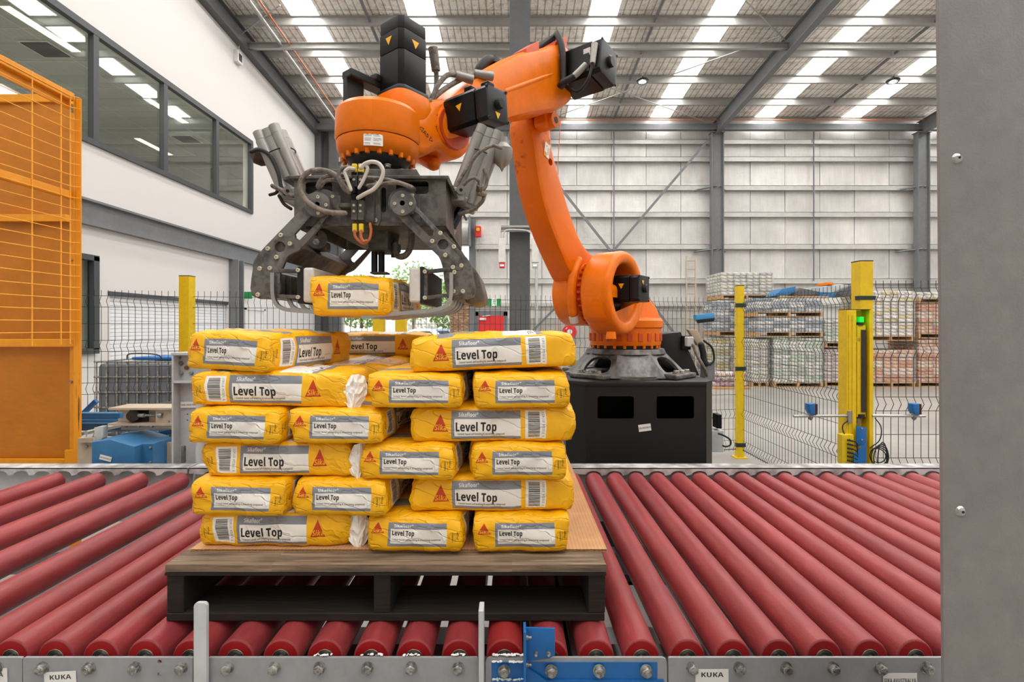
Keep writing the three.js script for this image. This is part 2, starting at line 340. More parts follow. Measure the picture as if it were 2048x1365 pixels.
// left wall: upper storey window band, floor beam, ground floor openings
const WZ = [7.2, 9.09, 10.92, 12.84, 14.59], WY0 = 4.93, WY1 = 6.98;
const wt = 0.25;
struct('wall_left', [
  bx(XL - wt, XL, WY1, roofY(-9) , -ZW, -ZB), bx(XL - wt, XL, 3.35, WY0, -ZW, -ZB),
  bx(XL - wt, XL, WY0, WY1, -ZW, -WZ[4]), bx(XL - wt, XL, WY0, WY1, -WZ[0], -ZB),
  bx(XL - wt, XL, 0, 3.35, -ZW, -13.35), bx(XL - wt, XL, 2.25, 3.35, -13.35, -9.45), bx(XL - wt, XL, 0, 3.35, -9.45, -9.09), bx(XL - wt, XL, 0, 1.2, -9.09, -8.2), bx(XL - wt, XL, 2.88, 3.35, -9.09, -8.2), bx(XL - wt, XL, 0, 3.35, -8.2, -ZB),
], M.wallWhite);
struct('trim_floor_beam', [bx(XL, XL + 0.12, 3.42, 3.84, -ZW + 0.5, 8), bx(XL, XL + 0.2, 3.82, 3.86, -ZW + 0.5, 8)], M.steelGrey);
struct('trim_column', [bx(XL, XL + 0.25, 0, 3.42, -13.72, -13.68), bx(XL, XL + 0.25, 0, 3.42, -13.46, -13.42), bx(XL + 0.1, XL + 0.13, 0, 3.42, -13.68, -13.46)], M.steelGrey);
const M_glass = new THREE.MeshPhysicalMaterial({ color: '#eef3f1', roughness: 0.02, transmission: 1, thickness: 0, ior: 1.5 }); M_glass.name = 'window_glass';
{ // window band
  const o = struct('window_1', [bx(XL - 0.06, XL + 0.05, WY0 - 0.03, WY0 + 0.07, -WZ[4], -WZ[0]), bx(XL - 0.06, XL + 0.05, WY1 - 0.07, WY1 + 0.05, -WZ[4], -WZ[0])], M.frameDark);
  WZ.forEach((z, i) => mesh('mullion', bx(XL - 0.06, XL + 0.045, WY0, WY1, -z - (i === 4 ? 0.02 : 0.06), -z + (i === 4 ? 0.1 : 0.06)), M.frameDark, o));
  for (let i = 0; i < 4; i++) mesh('pane', bx(XL - 0.04, XL - 0.03, WY0 + 0.05, WY1 - 0.05, -WZ[i + 1] + 0.05, -WZ[i] - 0.05), M_glass, o);
}
{ // the office behind it
  const OC = 7.35, m = mat('office_ceiling_board', '#b9bbb8', 0.8);
  struct('wall_office', [bx(XL - 6, XL - 5.8, 4, OC + 0.1, -ZW, -5), bx(XL - 6, XL - wt, 4, OC + 0.1, -ZW, -ZW + 0.2), bx(XL - 6, XL - wt, 4, OC + 0.1, -5.2, -5)], mat('office_wall', '#c9c9c4', 0.8));
  struct('ceiling_office', bx(XL - 6, XL - wt, OC, OC + 0.12, -ZW, -5), m);
  struct('floor_office', bx(XL - 6, XL - wt, 3.9, 4.0, -ZW, -5), mat('office_floor', '#c4c2bc', 0.7));
  const grid = []; for (let z = 6; z < 19; z += 1.2) grid.push(bx(XL - 5.8, XL - wt, OC - 0.012, OC, -z - 0.012, -z + 0.012)); for (let x = XL - 5.4; x < XL - 0.4; x += 1.2) grid.push(bx(x - 0.012, x + 0.012, OC - 0.012, OC, -ZW + 0.3, -5.2));
  struct('trim_ceiling_grid', grid, M.white);
  const glow = new THREE.MeshStandardMaterial({ color: '#ffffff', emissive: '#fff4de', emissiveIntensity: 1.6, roughness: 0.6 }); glow.name = 'tube_diffuser';
  let k = 0;
  const lab = ['batten light on office ceiling behind widest glass pane', 'batten light on office ceiling, deeper row by the first mullion', 'batten light on office ceiling near the window head', 'batten light on office ceiling behind the second mullion', 'batten light deep in the office behind third pane', 'batten light deep in the office behind farthest pane'];
  for (const [x, z] of [[-8.7, 6.4], [-11.2, 8.6], [-9.0, 9.6], [-11.4, 11.9], [-9.1, 13.2], [-11.3, 15.8]]) {
    const t = thing('office_light', lab[k++], 'light', V(x, OC - 0.06, -z), 'office ceiling lights');
    part(t, 'housing', bx(x - 0.11, x + 0.11, OC - 0.05, OC, -z - 0.75, -z + 0.75), M.white); part(t, 'light_tube_diffuser', bx(x - 0.09, x + 0.09, OC - 0.06, OC - 0.05, -z - 0.73, -z + 0.73), glow);
    const l = new THREE.RectAreaLight('#fff4e4', 46, 0.16, 1.4); l.position.set(x, OC - 0.075, -z); l.up.set(0, 0, -1); l.lookAt(x, OC - 1, -z); l.castShadow = true; scene.add(l);
  }
  for (const [x, z, s] of [[-9.6, 10.3, 'between the lights'], [-9.9, 15.2, 'by the farthest pane']]) { const t = thing('ceiling_vent', 'dark square air vent on office ceiling ' + s, 'vent', V(x, OC - 0.03, -z)); part(t, 'frame', [bx(x - 0.32, x + 0.32, OC - 0.03, OC, -z - 0.32, -z + 0.32)], M.white); part(t, 'grille', bx(x - 0.27, x + 0.27, OC - 0.04, OC - 0.03, -z - 0.27, -z + 0.27), M.frameDark); }
}
{ // small dark window and counter shutter on the ground floor
  const o = struct('window_2', [bx(XL - 0.04, XL + 0.08, 1.2, 2.88, -9.12, -9.0), bx(XL - 0.04, XL + 0.08, 1.12, 1.22, -9.12, -8.2), bx(XL - 0.04, XL + 0.08, 2.8, 2.9, -9.12, -8.2)], M.frameDark);
  mesh('pane', bx(XL - 0.02, XL - 0.01, 1.2, 2.85, -9.0, -8.2), M_glass, o);
  struct('wall_store', [bx(XL - 2.2, XL - 2, 0, 3.6, -13.6, -7.6), bx(XL - 2, XL - wt, 0, 3.6, -8.1, -8), bx(XL - 2, XL - wt, 0, 3.6, -13.6, -13.5), bx(XL - 2, XL - wt, 3.4, 3.6, -13.6, -8)], mat('office_wall'));
  const sh = struct('door_1', [bx(XL - 0.02, XL + 0.03, 2.2, 2.28, -13.35, -9.4)], M.frameDark);
  const slatG = bx(XL - 0.1, XL - 0.04, -0.036, 0.036, -13.33, -9.45, 0.012); const n = 30;
  for (let i = 0; i < n; i++) { const s = mesh('slat', slatG.clone().translate(0, 0.04 + i * 0.0745, 0), mat('white_shutter', '#dfe0e3', 0.45), sh); }
  struct('door_2', [bx(XL, XL + 0.06, 0, 2.15, -15.3, -15.22), bx(XL, XL + 0.06, 0, 2.15, -14.22, -14.14), bx(XL, XL + 0.06, 2.1, 2.18, -15.3, -14.14), bx(XL, XL + 0.03, 0, 2.1, -15.22, -14.22)], mat('white_door', '#d9d7d4', 0.5));
}
// right wall and wall behind the camera close the hall
struct('wall_right', bx(XR, XR + 0.3, 0, roofY(-9) + 0.2, -ZW - 0.35, -ZB + 0.3), M.wallWhite);
struct('wall_rear', bx(XL - wt, XR + 0.3, 0, roofY(-9) + 0.3, -ZB, -ZB + 0.3), M.wallWhite);
// roller door drum above the opening
{
  const t = thing('roller_door', 'rolled up grey steel roller door above the open doorway', 'door', V((DX0 + DX1) / 2, DTOP, -ZW + 0.3));
  part(t, 'shutter_curtain', cyl(V(DX0 + 0.2, Y(466, 19.2), -19.2), V(DX1 - 0.1, Y(466, 19.2), -19.2), 0.42, 0.42, 28), M.galv);
  for (let i = 0; i < 6; i++) part(t, 'slat', bx(DX0 + 0.2, DX1 - 0.1, DTOP - 0.02 + i * 0.075, DTOP + 0.045 + i * 0.075, -ZW + 0.1, -ZW + 0.05, 0.01), M.galv);
  part(t, 'guide_rail', bx(DX1 - 0.12, DX1 + 0.12, 0, Y(440, ZW), -ZW + 0.02, -ZW + 0.2), M.steelGrey);
  part(t, 'guide_rail', bx(DX0 - 0.1, DX0 + 0.08, 0, Y(440, ZW), -ZW + 0.02, -ZW + 0.2), M.steelGrey);
  part(t, 'end_plate', bx(DX1 - 0.08, DX1 - 0.02, Y(495, 19.2), Y(436, 19.2), -18.75, -19.5), M.steelGrey);
}
{
  const z = 19.2, t = thing('gate_motor', 'red and yellow geared motor beside the roller door drum', 'motor', W(955, 475, z));
  part(t, 'gearbox', [pbx(950, 962, 452, 474, z, 0.2, 0.03)], M.red); part(t, 'hand_crank_cap', cyl(W(956, 459, z - 0.08), W(956, 459, z + 0.05), 0.07, 0.07, 16), M.tagYellow);
  part(t, 'chain', [cyl(W(953, 474, z), W(953, 570, z), 0.01, 0.01, 6), cyl(W(959, 474, z), W(959, 570, z), 0.01, 0.01, 6)], M.galv);
}
{ // red door with closer
  const z = ZW - 0.1, o = struct('door_3', [pbx(948, 957, 624, 722, z, 0.1), pbx(1007, 1015, 624, 722, z, 0.1), pbx(948, 1015, 622, 632, z, 0.1)], M.steelGrey);
  mesh('door_leaf', pbx(957, 1007, 632, 722, z - 0.02, 0.08), M.red, o); mesh('door_closer', [pbx(958, 972, 636, 641, z - 0.08, 0.08, 0.02), bar(W(965, 633, z - 0.06), W(981, 631, z - 0.06), 0.03, 0.03)], M.white, o);
}
// ---------------------------------------------------------------- roller conveyor
const RT = HC - 0.767, RR = 0.0447, RC = RT - RR, ZN = 1.227, ZF = 2.64;   // top of the rollers, their radius, near and far ends
const redT = texture(1024, (u, v) => { const a = nA(u, v), b = nB(u * 2, v * 2), c = nC(u, v); const k = 0.84 + 0.16 * (a - 0.4) + 0.16 * (b - 0.5); const g = Math.max(0, c * 0.8 + b * 0.5 - 0.62) * 0.55; return [k * (0.86 + g * 0.1), k * (0.86 + g), k * (0.86 + g)]; }, true, 1.3, 1.3);
const M_rollers = ['#c4484b', '#c64a4b', '#bd464b', '#cf3a3a', '#c35154'].map((c, i) => mat('red_rubber_' + i, c, 0.48, 0, { map: redT, bump: rep(T.fine, 12), bs: 0.0003 }));
const M_rollEnd = mat('red_rubber_end', '#a50f16', 0.5, 0, { map: rep(T.mottle, 4) });
const M_bearing = mat('bearing_steel', '#8d8a80', 0.35, 0.8);
const rollG = (() => { const L = ZF - ZN; const g = new THREE.LatheGeometry([[RR - 0.004, 0.0], [RR - 0.001, 0.0012], [RR, 0.004], [RR, L - 0.004], [RR - 0.004, L]].map((p) => new THREE.Vector2(...p)), 40); g.rotateX(-Math.PI / 2); const q = prep(g); const u = q.attributes.uv; for (let i = 0; i < u.count; i++) u.setXY(i, u.getX(i) * RR * 6.283, u.getY(i) * L); return q; })();
const rollEndG = prep(new THREE.RingGeometry(0.021, RR - 0.004, 40, 1)), ringsG = [0.0205, 0.017, 0.0135, 0.010].map((r, i) => prep(new THREE.TorusGeometry(r, 0.0013, 6, 28).translate(0, 0, 0.001 - i * 0.0015)));
const bearingG = merge([...ringsG, cyl(V(0, 0, -0.01), V(0, 0, 0.006), 0.008, 0.008, 16)]), bearBackG = merge([new THREE.CircleGeometry(0.0215, 28).translate(0, 0, -0.014), new THREE.CylinderGeometry(0.0212, 0.0212, 0.014, 28, 1, true).rotateX(Math.PI / 2).translate(0, 0, -0.007)]);
const nearPx = [1283.5, 1192.5, 1100, 1009, 919, 828, 743, 650, 562, 471, 381, 290.5, 201.6, 110.7, 22, -66, -220, -399, -575, -757, -931];
for (let k = 1; k <= 18; k++) nearPx.push(1283.5 + 91.3 * k);
nearPx.sort((a, b) => a - b);
nearPx.forEach((px, i) => {
  const x = X(px, ZN), [label, group] = px === 1009 ? ['brighter red conveyor roller with its end beside the blue bracket'] : px < -100 ? ['red conveyor roller in the widely spaced run in front of the orange guard', 'widely spaced red rollers'] : px < 330 ? ['red conveyor roller between the timber pallet and the widely spaced run', 'red rollers beside the pallet'] : px < 1215 ? ['red conveyor roller passing under the timber pallet', 'red rollers under the pallet'] : ['red conveyor roller in the close run between pallet and grey machine post', 'red rollers in front of the robot plinth'], t = thing('conveyor_roller', label, 'roller', V(x, RC, -ZN), group);
  const sleeve = new THREE.Mesh(rollG, M_rollers[(i * 7 + (i >> 1)) % 5]); sleeve.name = 'sleeve'; sleeve.rotation.z = i * 1.3; t.add(sleeve);
  const rg = px === 1009 ? M_rollers[3] : null; if (rg) sleeve.material = rg;
  const e = new THREE.Mesh(rollEndG, M_rollEnd); e.name = 'end_face'; t.add(e);
  const bm = new THREE.Mesh(bearingG, M_bearing); bm.name = 'bearing'; t.add(bm); const bb = new THREE.Mesh(bearBackG, M_bearing); bb.name = 'bearing_cup'; t.add(bb);
  const e2 = new THREE.Mesh(rollEndG, M_rollEnd); e2.name = 'end_face'; e2.rotation.y = Math.PI; e2.position.z = -(ZF - ZN); t.add(e2);
  const ax = new THREE.Mesh(prep(cyl(V(0, 0, 0.03), V(0, 0, -(ZF - ZN) - 0.03), 0.0075, 0.0075, 10)), M_bearing); ax.name = 'axle'; t.add(ax);
  t.traverse((m) => { m.castShadow = m.receiveShadow = true; });
});
// near side rails: painted channel lengths with a bolt for each roller
const RAILT = Y(1311, 1.205), zf = 1.195;
const M_rail = mat('pale_grey_rail_paint', '#989a9c', 0.5, 0, { map: rep(T.mottle, 2.2), bump: rep(T.fine, 6), bs: 0.0003 });
const M_chip = mat('bare_primer_edge', '#e8e6e2', 0.7);
const railSpec = [[-700, 44, 'pale grey rail length left of the KUKA tag plate'], [46, 385, 'pale grey rail length carrying two small holes'], [415, 956, 'pale grey rail length between the two upright stops'], [971, 1334, 'pale grey rail length behind the blue mounting plate'], [1337, 2700, 'long pale grey rail length with tag KUKA 3']];
railSpec[0][2] = 'pale grey rail length at the outer end of the conveyor'; railSpec[4][2] = 'long pale grey rail length right of the blue plate';
for (const [a, b, label] of railSpec) {
  const x0 = X(a, zf), x1 = X(b, zf), t = thing('conveyor_rail', label, 'rail', V((x0 + x1) / 2, RAILT - 0.2, -zf));
  const holes = []; if (a === 46) holes.push(circ(X(319, zf), Y(1325, zf), 0.0055, 14), circ(X(319, zf), Y(1350, zf), 0.0055, 14));
  part(t, 'web', prism(rrect(x0, x1, RAILT - 0.2, RAILT, a > 960 && a < 1000 ? 0.012 : 0.004), -zf, -zf - 0.006, 0, holes), M_rail);
  part(t, 'foot_flange', bx(x0, x1, RAILT - 0.2, RAILT - 0.194, -zf, -zf + 0.05), M_rail);
  const list = nearPx.filter((p) => X(p, ZN) > x0 + 0.01 && X(p, ZN) < x1 - 0.01);
  const plate = a === 971 ? 0.006 : 0;
  for (const p of list) { const by = Y(1336 + (a === 971 ? 2 : 0), zf), x = X(p, ZN); part(t, 'bolt', [hexBolt(V(x, by, -zf + plate), V(0, 0, 1), 0.0125, 0.014, 0.0145), cyl(V(x, by, -zf + plate + 0.013), V(x, by, -zf + plate + 0.0155), 0.008, 0.0075, 14)], M.zinc); }
}
// upright stops
single('upright_stop', 'wide pale grey flat bar standing up from the rail at the left pallet corner', 'stop', prism(rrect(X(387, 1.18), X(413, 1.18), 0.42, Y(1207, 1.18), 0.009), -1.18, -1.19, 0.001), M.frameGrey);
single('upright_stop', 'narrow pale grey bar standing on edge beside the blue bracket', 'stop', bx(X(958, 1.18), X(968, 1.18), 0.42, Y(1213, 1.18), -1.16, -1.2, 0.002), M.frameGrey);
{ // blue plate and angle bracket
  const t = thing('blue_mounting_plate', 'blue painted steel mounting plate bolted over the rail with a folded bracket', 'bracket', W(1160, 1365, 1.19));
  part(t, 'plate', [pbx(983, 1315, 1325, 1365, 1.194, 0.005, 0.001), pbx(983, 1328, 1362, 1400, 1.19, 0.006)], M.blue);
  part(t, 'upright_tab', bx(X(1047, 1.17), X(1052, 1.17), Y(1400, 1.17), Y(1256, 1.17), -1.15, -1.192), M.blue);
  part(t, 'angled_flag', pprism([[1050, 1256], [1110, 1258], [1110, 1312], [1098, 1318], [1050, 1325]], 1.185, 0.004, 0.0008), M.blue);
  part(t, 'gusset', pprism([[1053, 1337], [1098, 1366], [1098, 1400], [1053, 1400]], 1.186, 0.004, 0), M.blue);
  for (const [x, y] of [[1072, 1307], [1097, 1307]]) part(t, 'bolt', [hexBolt(W(x, y, 1.185), V(0, 0, 1), 0.0055, 0.006), cyl(W(x, y, 1.185), W(x, y + 5, 1.165), 0.003, 0.003, 8)], M.zinc);
  for (const y of [1276, 1331]) part(t, 'bolt', [hexBolt(W(1052, y, 1.17), V(1, 0, 0), 0.0055, 0.006), cyl(W(1052, y, 1.17), W(1063, y, 1.17), 0.003, 0.003, 8)], M.zinc);
}
{ // cement powder spilled along the rail
  const g = [], put = (p0, p1, py, z, n, up) => { for (let i = 0; i < n; i++) { const q = new THREE.IcosahedronGeometry(rr(0.0012, 0.0034), 0); q.scale(rr(0.8, 1.8), rr(0.5, 0.9), 1); const w = W(rr(p0, p1), py, z); q.translate(w.x, w.y + up, -z + rr(-0.004, 0.002)); g.push(q); } };
  put(628, 665, 1311, 1.198, 14, 0.0005); put(715, 765, 1311, 1.198, 18, 0.0005); put(808, 840, 1311, 1.198, 14, 0.0005); put(905, 935, 1311, 1.198, 14, 0.0005); put(985, 1046, 1311, 1.198, 45, 0.0005); put(985, 1003, 1325, 1.193, 24, 0.0008); put(1018, 1046, 1325, 1.193, 30, 0.0008); put(985, 1046, 1361, 1.19, 40, 0.0005);
  single('spilled_powder', 'white cement powder spilled along the top of the near rail', 'powder', g, M_chip, { kind: 'stuff' });
}
// far side rail: top flange with a scallop over each roller
for (const [a, b, label] of [[-600, 374, 'chipped far conveyor rail in front of the orange guard'], [378, 1130, 'far conveyor rail hidden behind the stacked bags'], [1133, 2500, 'far conveyor rail in front of the black robot plinth']]) {
  const z = ZF + 0.012, x0 = X(a, z), x1 = X(b, z), y1 = Y(937, z), t = thing('far_conveyor_rail', label, 'rail', V((x0 + x1) / 2, 0.55, -z));
  const pts = [[x0, y1], [x0, y1 - 0.028]]; const step = X(1024 + 42.4, z);
  const list = []; for (let k = -40; k < 60; k++) { const x = X(1144.5, z) + k * step; if (x > x0 + 0.05 && x < x1 - 0.05) list.push(x); }
  for (const x of list) for (let i = 0; i <= 8; i++) { const q = Math.PI * (1 - i / 8) ; pts.push([x + Math.cos(q) * 0.04, y1 - 0.034 + Math.sin(q) * 0.019]); if (i === 8) pts.push([x + 0.042, y1 - 0.04]); }
  pts.push([x1, y1 - 0.03], [x1, y1]);
  part(t, 'top_flange', [prism(pts, -z, -z - 0.005), bx(x0, x1, y1 - 0.004, y1, -z, -z - 0.09)], mat('chipped_white_rail', '#c6c5c3', 0.5, 0, { map: rep(T.dirt, 0.9) }));
  part(t, 'web', bx(x0, x1, 0.55, y1 - 0.004, -z - 0.05, -z - 0.056), M.frameGrey);
}
{ // frame under the rollers
  const t = thing('conveyor_underframe', 'grey steel cross members and legs seen between the rollers', 'frame', V(0.1, 0, -1.9));
  for (const x of [-1.75, -0.95, -0.12, 0.03, 0.18, 0.62, 1.55]) part(t, 'cross_member', bx(x - 0.025, x + 0.025, 0.6, 0.68, -ZN, -ZF, 0.004), M.frameGrey);
  for (const z of [1.55, 2.25]) part(t, 'longitudinal_member', bx(-2.6, 3.2, 0.5, 0.6, -z - 0.03, -z + 0.03, 0.004), M.steelGrey);
  for (const x of [-1.7, 0.1, 1.7]) for (const z of [1.24, 2.6]) part(t, 'leg', bx(x - 0.04, x + 0.04, 0, 0.62, -z - 0.04, -z + 0.04, 0.004), M.frameGrey);
  part(t, 'drive_shaft', cyl(V(X(1143, ZN) - 0.0, 0.745, -ZN), V(X(1143, ZN), 0.745, -ZF), 0.012, 0.012, 12), M.blackSteel);
  part(t, 'cable_tray', bx(-2.6, 3.0, 0.28, 0.34, -1.75, -2.1), M.frameGrey);
}
// stuck-on tags
function canvasMat(w, h, draw, rough = 0.5) {
  const c = document.createElement('canvas'); c.width = w; c.height = h; const x = c.getContext('2d'); draw(x, w, h);
  const t = new THREE.CanvasTexture(c); t.colorSpace = THREE.SRGBColorSpace; t.anisotropy = 4;
  const m = new THREE.MeshStandardMaterial({ map: t, roughness: rough }); m.name = 'printed_label'; return m;
}
function tagMat(lines, w = 256, h = 128) { return canvasMat(w, h, (x) => { x.fillStyle = '#e2e0db'; x.fillRect(0, 0, w, h); x.fillStyle = '#161616'; x.textAlign = 'center'; x.textBaseline = 'middle'; for (const [s, f, y, sx] of lines) { x.save(); x.translate(w / 2, y); x.scale(sx, 1); x.font = 'bold ' + f + 'px sans-serif'; x.fillText(s, 0, 0); x.restore(); } }); }
function plane(w, h, at, rotZ = 0) { const g = new THREE.PlaneGeometry(w, h); g.rotateZ(rotZ); return g.translate(at.x, at.y, at.z); }
function tagThing(label, m, px0, px1, py0, py1, z, rot = 0) {
  const w = X(px1, z) - X(px0, z), h = Y(py0, z) - Y(py1, z), c = W((px0 + px1) / 2, (py0 + py1) / 2, z);
  const g = new THREE.BoxGeometry(w, h, 0.0006); g.rotateZ(rot); g.translate(c.x, c.y, c.z);
  return single('label_tag', label, 'label', g, m, { uv: true });
}
const kuka = tagMat([['KUKA', 50, 45, 1.35]], 256, 200), kuka3 = tagMat([['KUKA', 50, 45, 1.35], ['3', 62, 140, 1.3]], 256, 200), kukaA = tagMat([['KUKA', 50, 50, 1.35]], 256, 200), sikaA = tagMat([['SIKA AVUSTRALYA', 46, 66, 0.72]], 300, 128);
tagThing('white paper tag reading KUKA on the rail with two holes', kuka, 89, 153, 1344, 1394, 1.1935, 0.05);
tagThing('white paper tag reading KUKA cut by the rail joint', kukaA, -38, 15, 1338, 1388, 1.1935, 0.03);
tagThing('white paper tag reading KUKA 3', kuka3, 1391, 1457, 1339, 1390, 1.1935, 0);
tagThing('white paper tag reading SIKA AVUSTRALYA on the long rail', sikaA, 1766, 1834, 1347, 1376, 1.1935, 0);

// ---------------------------------------------------------------- pallet and cardboard
const woodT = texture(512, (u, v) => { const a = nB(u * 0.3, v * 4), b = nA(u * 0.5, v * 3), c = nC(u, v); const k = 0.66 + 0.5 * (a - 0.5) + 0.35 * (b - 0.5); const d = 0.9 + 0.2 * (c - 0.5); return [k * d, k * 0.92 * d, k * 0.83 * d]; }, true, 1.6, 1.6);
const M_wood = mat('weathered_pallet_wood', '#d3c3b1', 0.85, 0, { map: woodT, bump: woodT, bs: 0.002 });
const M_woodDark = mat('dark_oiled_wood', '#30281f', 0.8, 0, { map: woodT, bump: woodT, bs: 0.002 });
const PZ = 1.30, PX0 = X(336, 1.312), PX1 = X(1211, 1.312), PB = RT + 0.001, PT = PB + 0.15;
{
  const t = thing('timber_pallet', 'dark weathered timber pallet resting on the red rollers under the stacked bags', 'pallet', V((PX0 + PX1) / 2, PB, -PZ - 0.58));
  const lead = [0.145, 0.1, 0.1, 0.1, 0.1, 0.1, 0.145]; let z = PZ;
  lead.forEach((w, i) => { part(t, 'deck_board', bx(PX0 + (i ? rr(0, 0.006) : 0), PX1 - (i ? rr(0, 0.006) : 0), PT - 0.022, PT - rr(0, 0.001), -z, -z - w, 0.002), M_wood); z += w + (1.165 - 0.79) / 6; });
  const px = (PX0 + PX1) / 2;
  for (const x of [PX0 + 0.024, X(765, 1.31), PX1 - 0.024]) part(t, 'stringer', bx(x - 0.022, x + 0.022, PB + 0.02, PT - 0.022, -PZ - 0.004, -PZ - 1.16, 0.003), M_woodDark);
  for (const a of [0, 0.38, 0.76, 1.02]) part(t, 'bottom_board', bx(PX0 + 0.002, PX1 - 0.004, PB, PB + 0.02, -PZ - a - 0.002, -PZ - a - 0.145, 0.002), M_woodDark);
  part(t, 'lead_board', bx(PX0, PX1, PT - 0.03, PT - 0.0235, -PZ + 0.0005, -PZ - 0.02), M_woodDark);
}
const cardT = texture(256, (u, v) => { const f = 0.5 + 0.5 * Math.sin(u * 6.28318 * 20); const k = 0.8 + 0.06 * f + 0.1 * (nA(u, v) - 0.5); return [k, k * 0.86, k * 0.7]; }, true, 5, 5);
{
  const c0 = X(380, 1.372), c1 = X(1214, 1.372), M_card = mat('brown_card', '#e6cdb0', 0.85, 0, { map: cardT }), zc = 1.372;
  const t = thing('cardboard_sheet', 'brown corrugated cardboard sheet between pallet and bags', 'cardboard', V((c0 + c1) / 2, PT, -1.9));
  part(t, 'upper_liner', bx(c0, c1, PT + 0.0055, PT + 0.0068, -zc, -zc - 1.05), M_card); part(t, 'lower_liner', bx(c0, c1, PT + 0.0002, PT + 0.0012, -zc, -zc - 1.05), M_card);
  const pts = [], n = 260; for (let i = 0; i <= n; i++) pts.push([c0 + (c1 - c0) * i / n, PT + 0.003 + 0.0022 * Math.sin(i * 1.9)]); for (let i = n; i >= 0; i--) pts.push([c0 + (c1 - c0) * i / n, PT + 0.0038 + 0.0022 * Math.sin(i * 1.9)]);
  part(t, 'fluting', prism(pts, -zc - 0.001, -zc - 1.04), M_card);
}
// ---------------------------------------------------------------- bags of levelling compound
const BT = PT + 0.0075;                                     // top of the cardboard
const YEL = '#f7b704', GREY = '#83868d', CREAM = '#ece7de';
function triangle(x, cx, cy, s) {
  x.fillStyle = '#c43a12'; x.beginPath(); x.moveTo(cx, cy - s * 0.95); x.lineTo(cx + s, cy + s * 0.8); x.lineTo(cx - s, cy + s * 0.8); x.closePath(); x.fill();
  x.fillStyle = '#f0b010'; x.font = 'italic bold ' + Math.round(s * 0.78) + 'px sans-serif'; x.textAlign = 'center'; x.textBaseline = 'alphabetic'; x.fillText('Sika', cx, cy + s * 0.66);
  x.font = 'bold ' + Math.round(s * 0.22) + 'px sans-serif'; x.fillText('®', cx + s * 1.12, cy + s * 0.7); x.fillStyle = '#c43a12';
}
function panel(x, x0, y0, w, h, big) {
  x.fillStyle = GREY; x.fillRect(x0, y0, w, h);
  x.fillStyle = CREAM; x.fillRect(x0 + w * 0.045, y0 + h * 0.29, w * 0.955, h * 0.6);
  x.textAlign = 'left'; x.textBaseline = 'alphabetic';
  x.fillStyle = '#e3e2e0'; x.font = 'bold ' + Math.round(h * 0.19) + 'px sans-serif'; x.fillText('Sikafloor', x0 + w * 0.1, y0 + h * 0.215);
  const sw = x.measureText('Sikafloor').width; x.font = 'bold ' + Math.round(h * 0.1) + 'px sans-serif'; x.fillText('®', x0 + w * 0.1 + sw + 2, y0 + h * 0.14);
  x.fillStyle = '#191817'; x.font = 'bold ' + Math.round(h * (big ? 0.42 : 0.28)) + 'px sans-serif';
  const tw = x.measureText('Level Top').width, want = w * (big ? 0.6 : 0.39); x.save(); x.translate(x0 + w * (big ? 0.055 : 0.065), y0 + h * (big ? 0.71 : 0.58)); x.scale(want / tw, 1); x.fillText('Level Top', 0, 0); x.strokeStyle = '#191817'; x.lineWidth = big ? 3 : 2.5; x.strokeText('Level Top', 0, 0); x.restore();
  x.font = 'bold ' + Math.round(h * 0.1) + 'px sans-serif'; const s = 'Cement based self-levelling & smoothing compound', cw = x.measureText(s).width; x.save(); x.translate(x0 + w * (big ? 0.09 : 0.065), y0 + h * (big ? 0.85 : 0.77)); x.scale((w * (big ? 0.68 : 0.83)) / cw, 1); x.fillText(s, 0, 0); x.restore();
}
function barcode(x, x0, y0, w, h) {                          // upright code: bars lie across
  x.fillStyle = '#efece4'; x.fillRect(x0, y0, w, h); x.fillStyle = '#1a1a18';
  let y = y0 + h * 0.08, k = 5; while (y < y0 + h * 0.92) { k = (k * 29 + 11) % 97; const b = 1.5 + (k % 4) * 1.5; x.fillRect(x0 + w * 0.14, y, w * 0.56, b); y += b + 1.5 + (k % 3) * 1.4; }
  x.save(); x.translate(x0 + w * 0.93, y0 + h * 0.94); x.rotate(-Math.PI / 2); x.font = Math.round(w * 0.17) + 'px monospace'; x.textAlign = 'left'; const t = '9 318324 011451', q = x.measureText(t).width; x.scale(h * 0.86 / q, 1); x.fillText(t, 0, 0); x.restore();
}
function sideCodes(x, x0, y0, w, h) { x.fillStyle = '#2a2208'; x.save(); x.translate(x0 + w * 0.5, y0 + h * 0.85); x.rotate(-Math.PI / 2); x.font = 'bold ' + Math.round(w * 0.2) + 'px sans-serif'; x.textAlign = 'left'; x.fillText('SIK0031', 0, 0); x.font = Math.round(w * 0.12) + 'px sans-serif'; x.fillText('PU084', h * 0.05, -w * 0.34); x.fillText('03.09.21 16:42', 0, w * 0.18); x.font = 'bold italic ' + Math.round(w * 0.26) + 'px serif'; x.fillText('Pope', h * 0.12, w * 0.44); x.restore(); }
const AW = 2048, AH = 1408;
const atlas = document.createElement('canvas'); atlas.width = AW; atlas.height = AH;
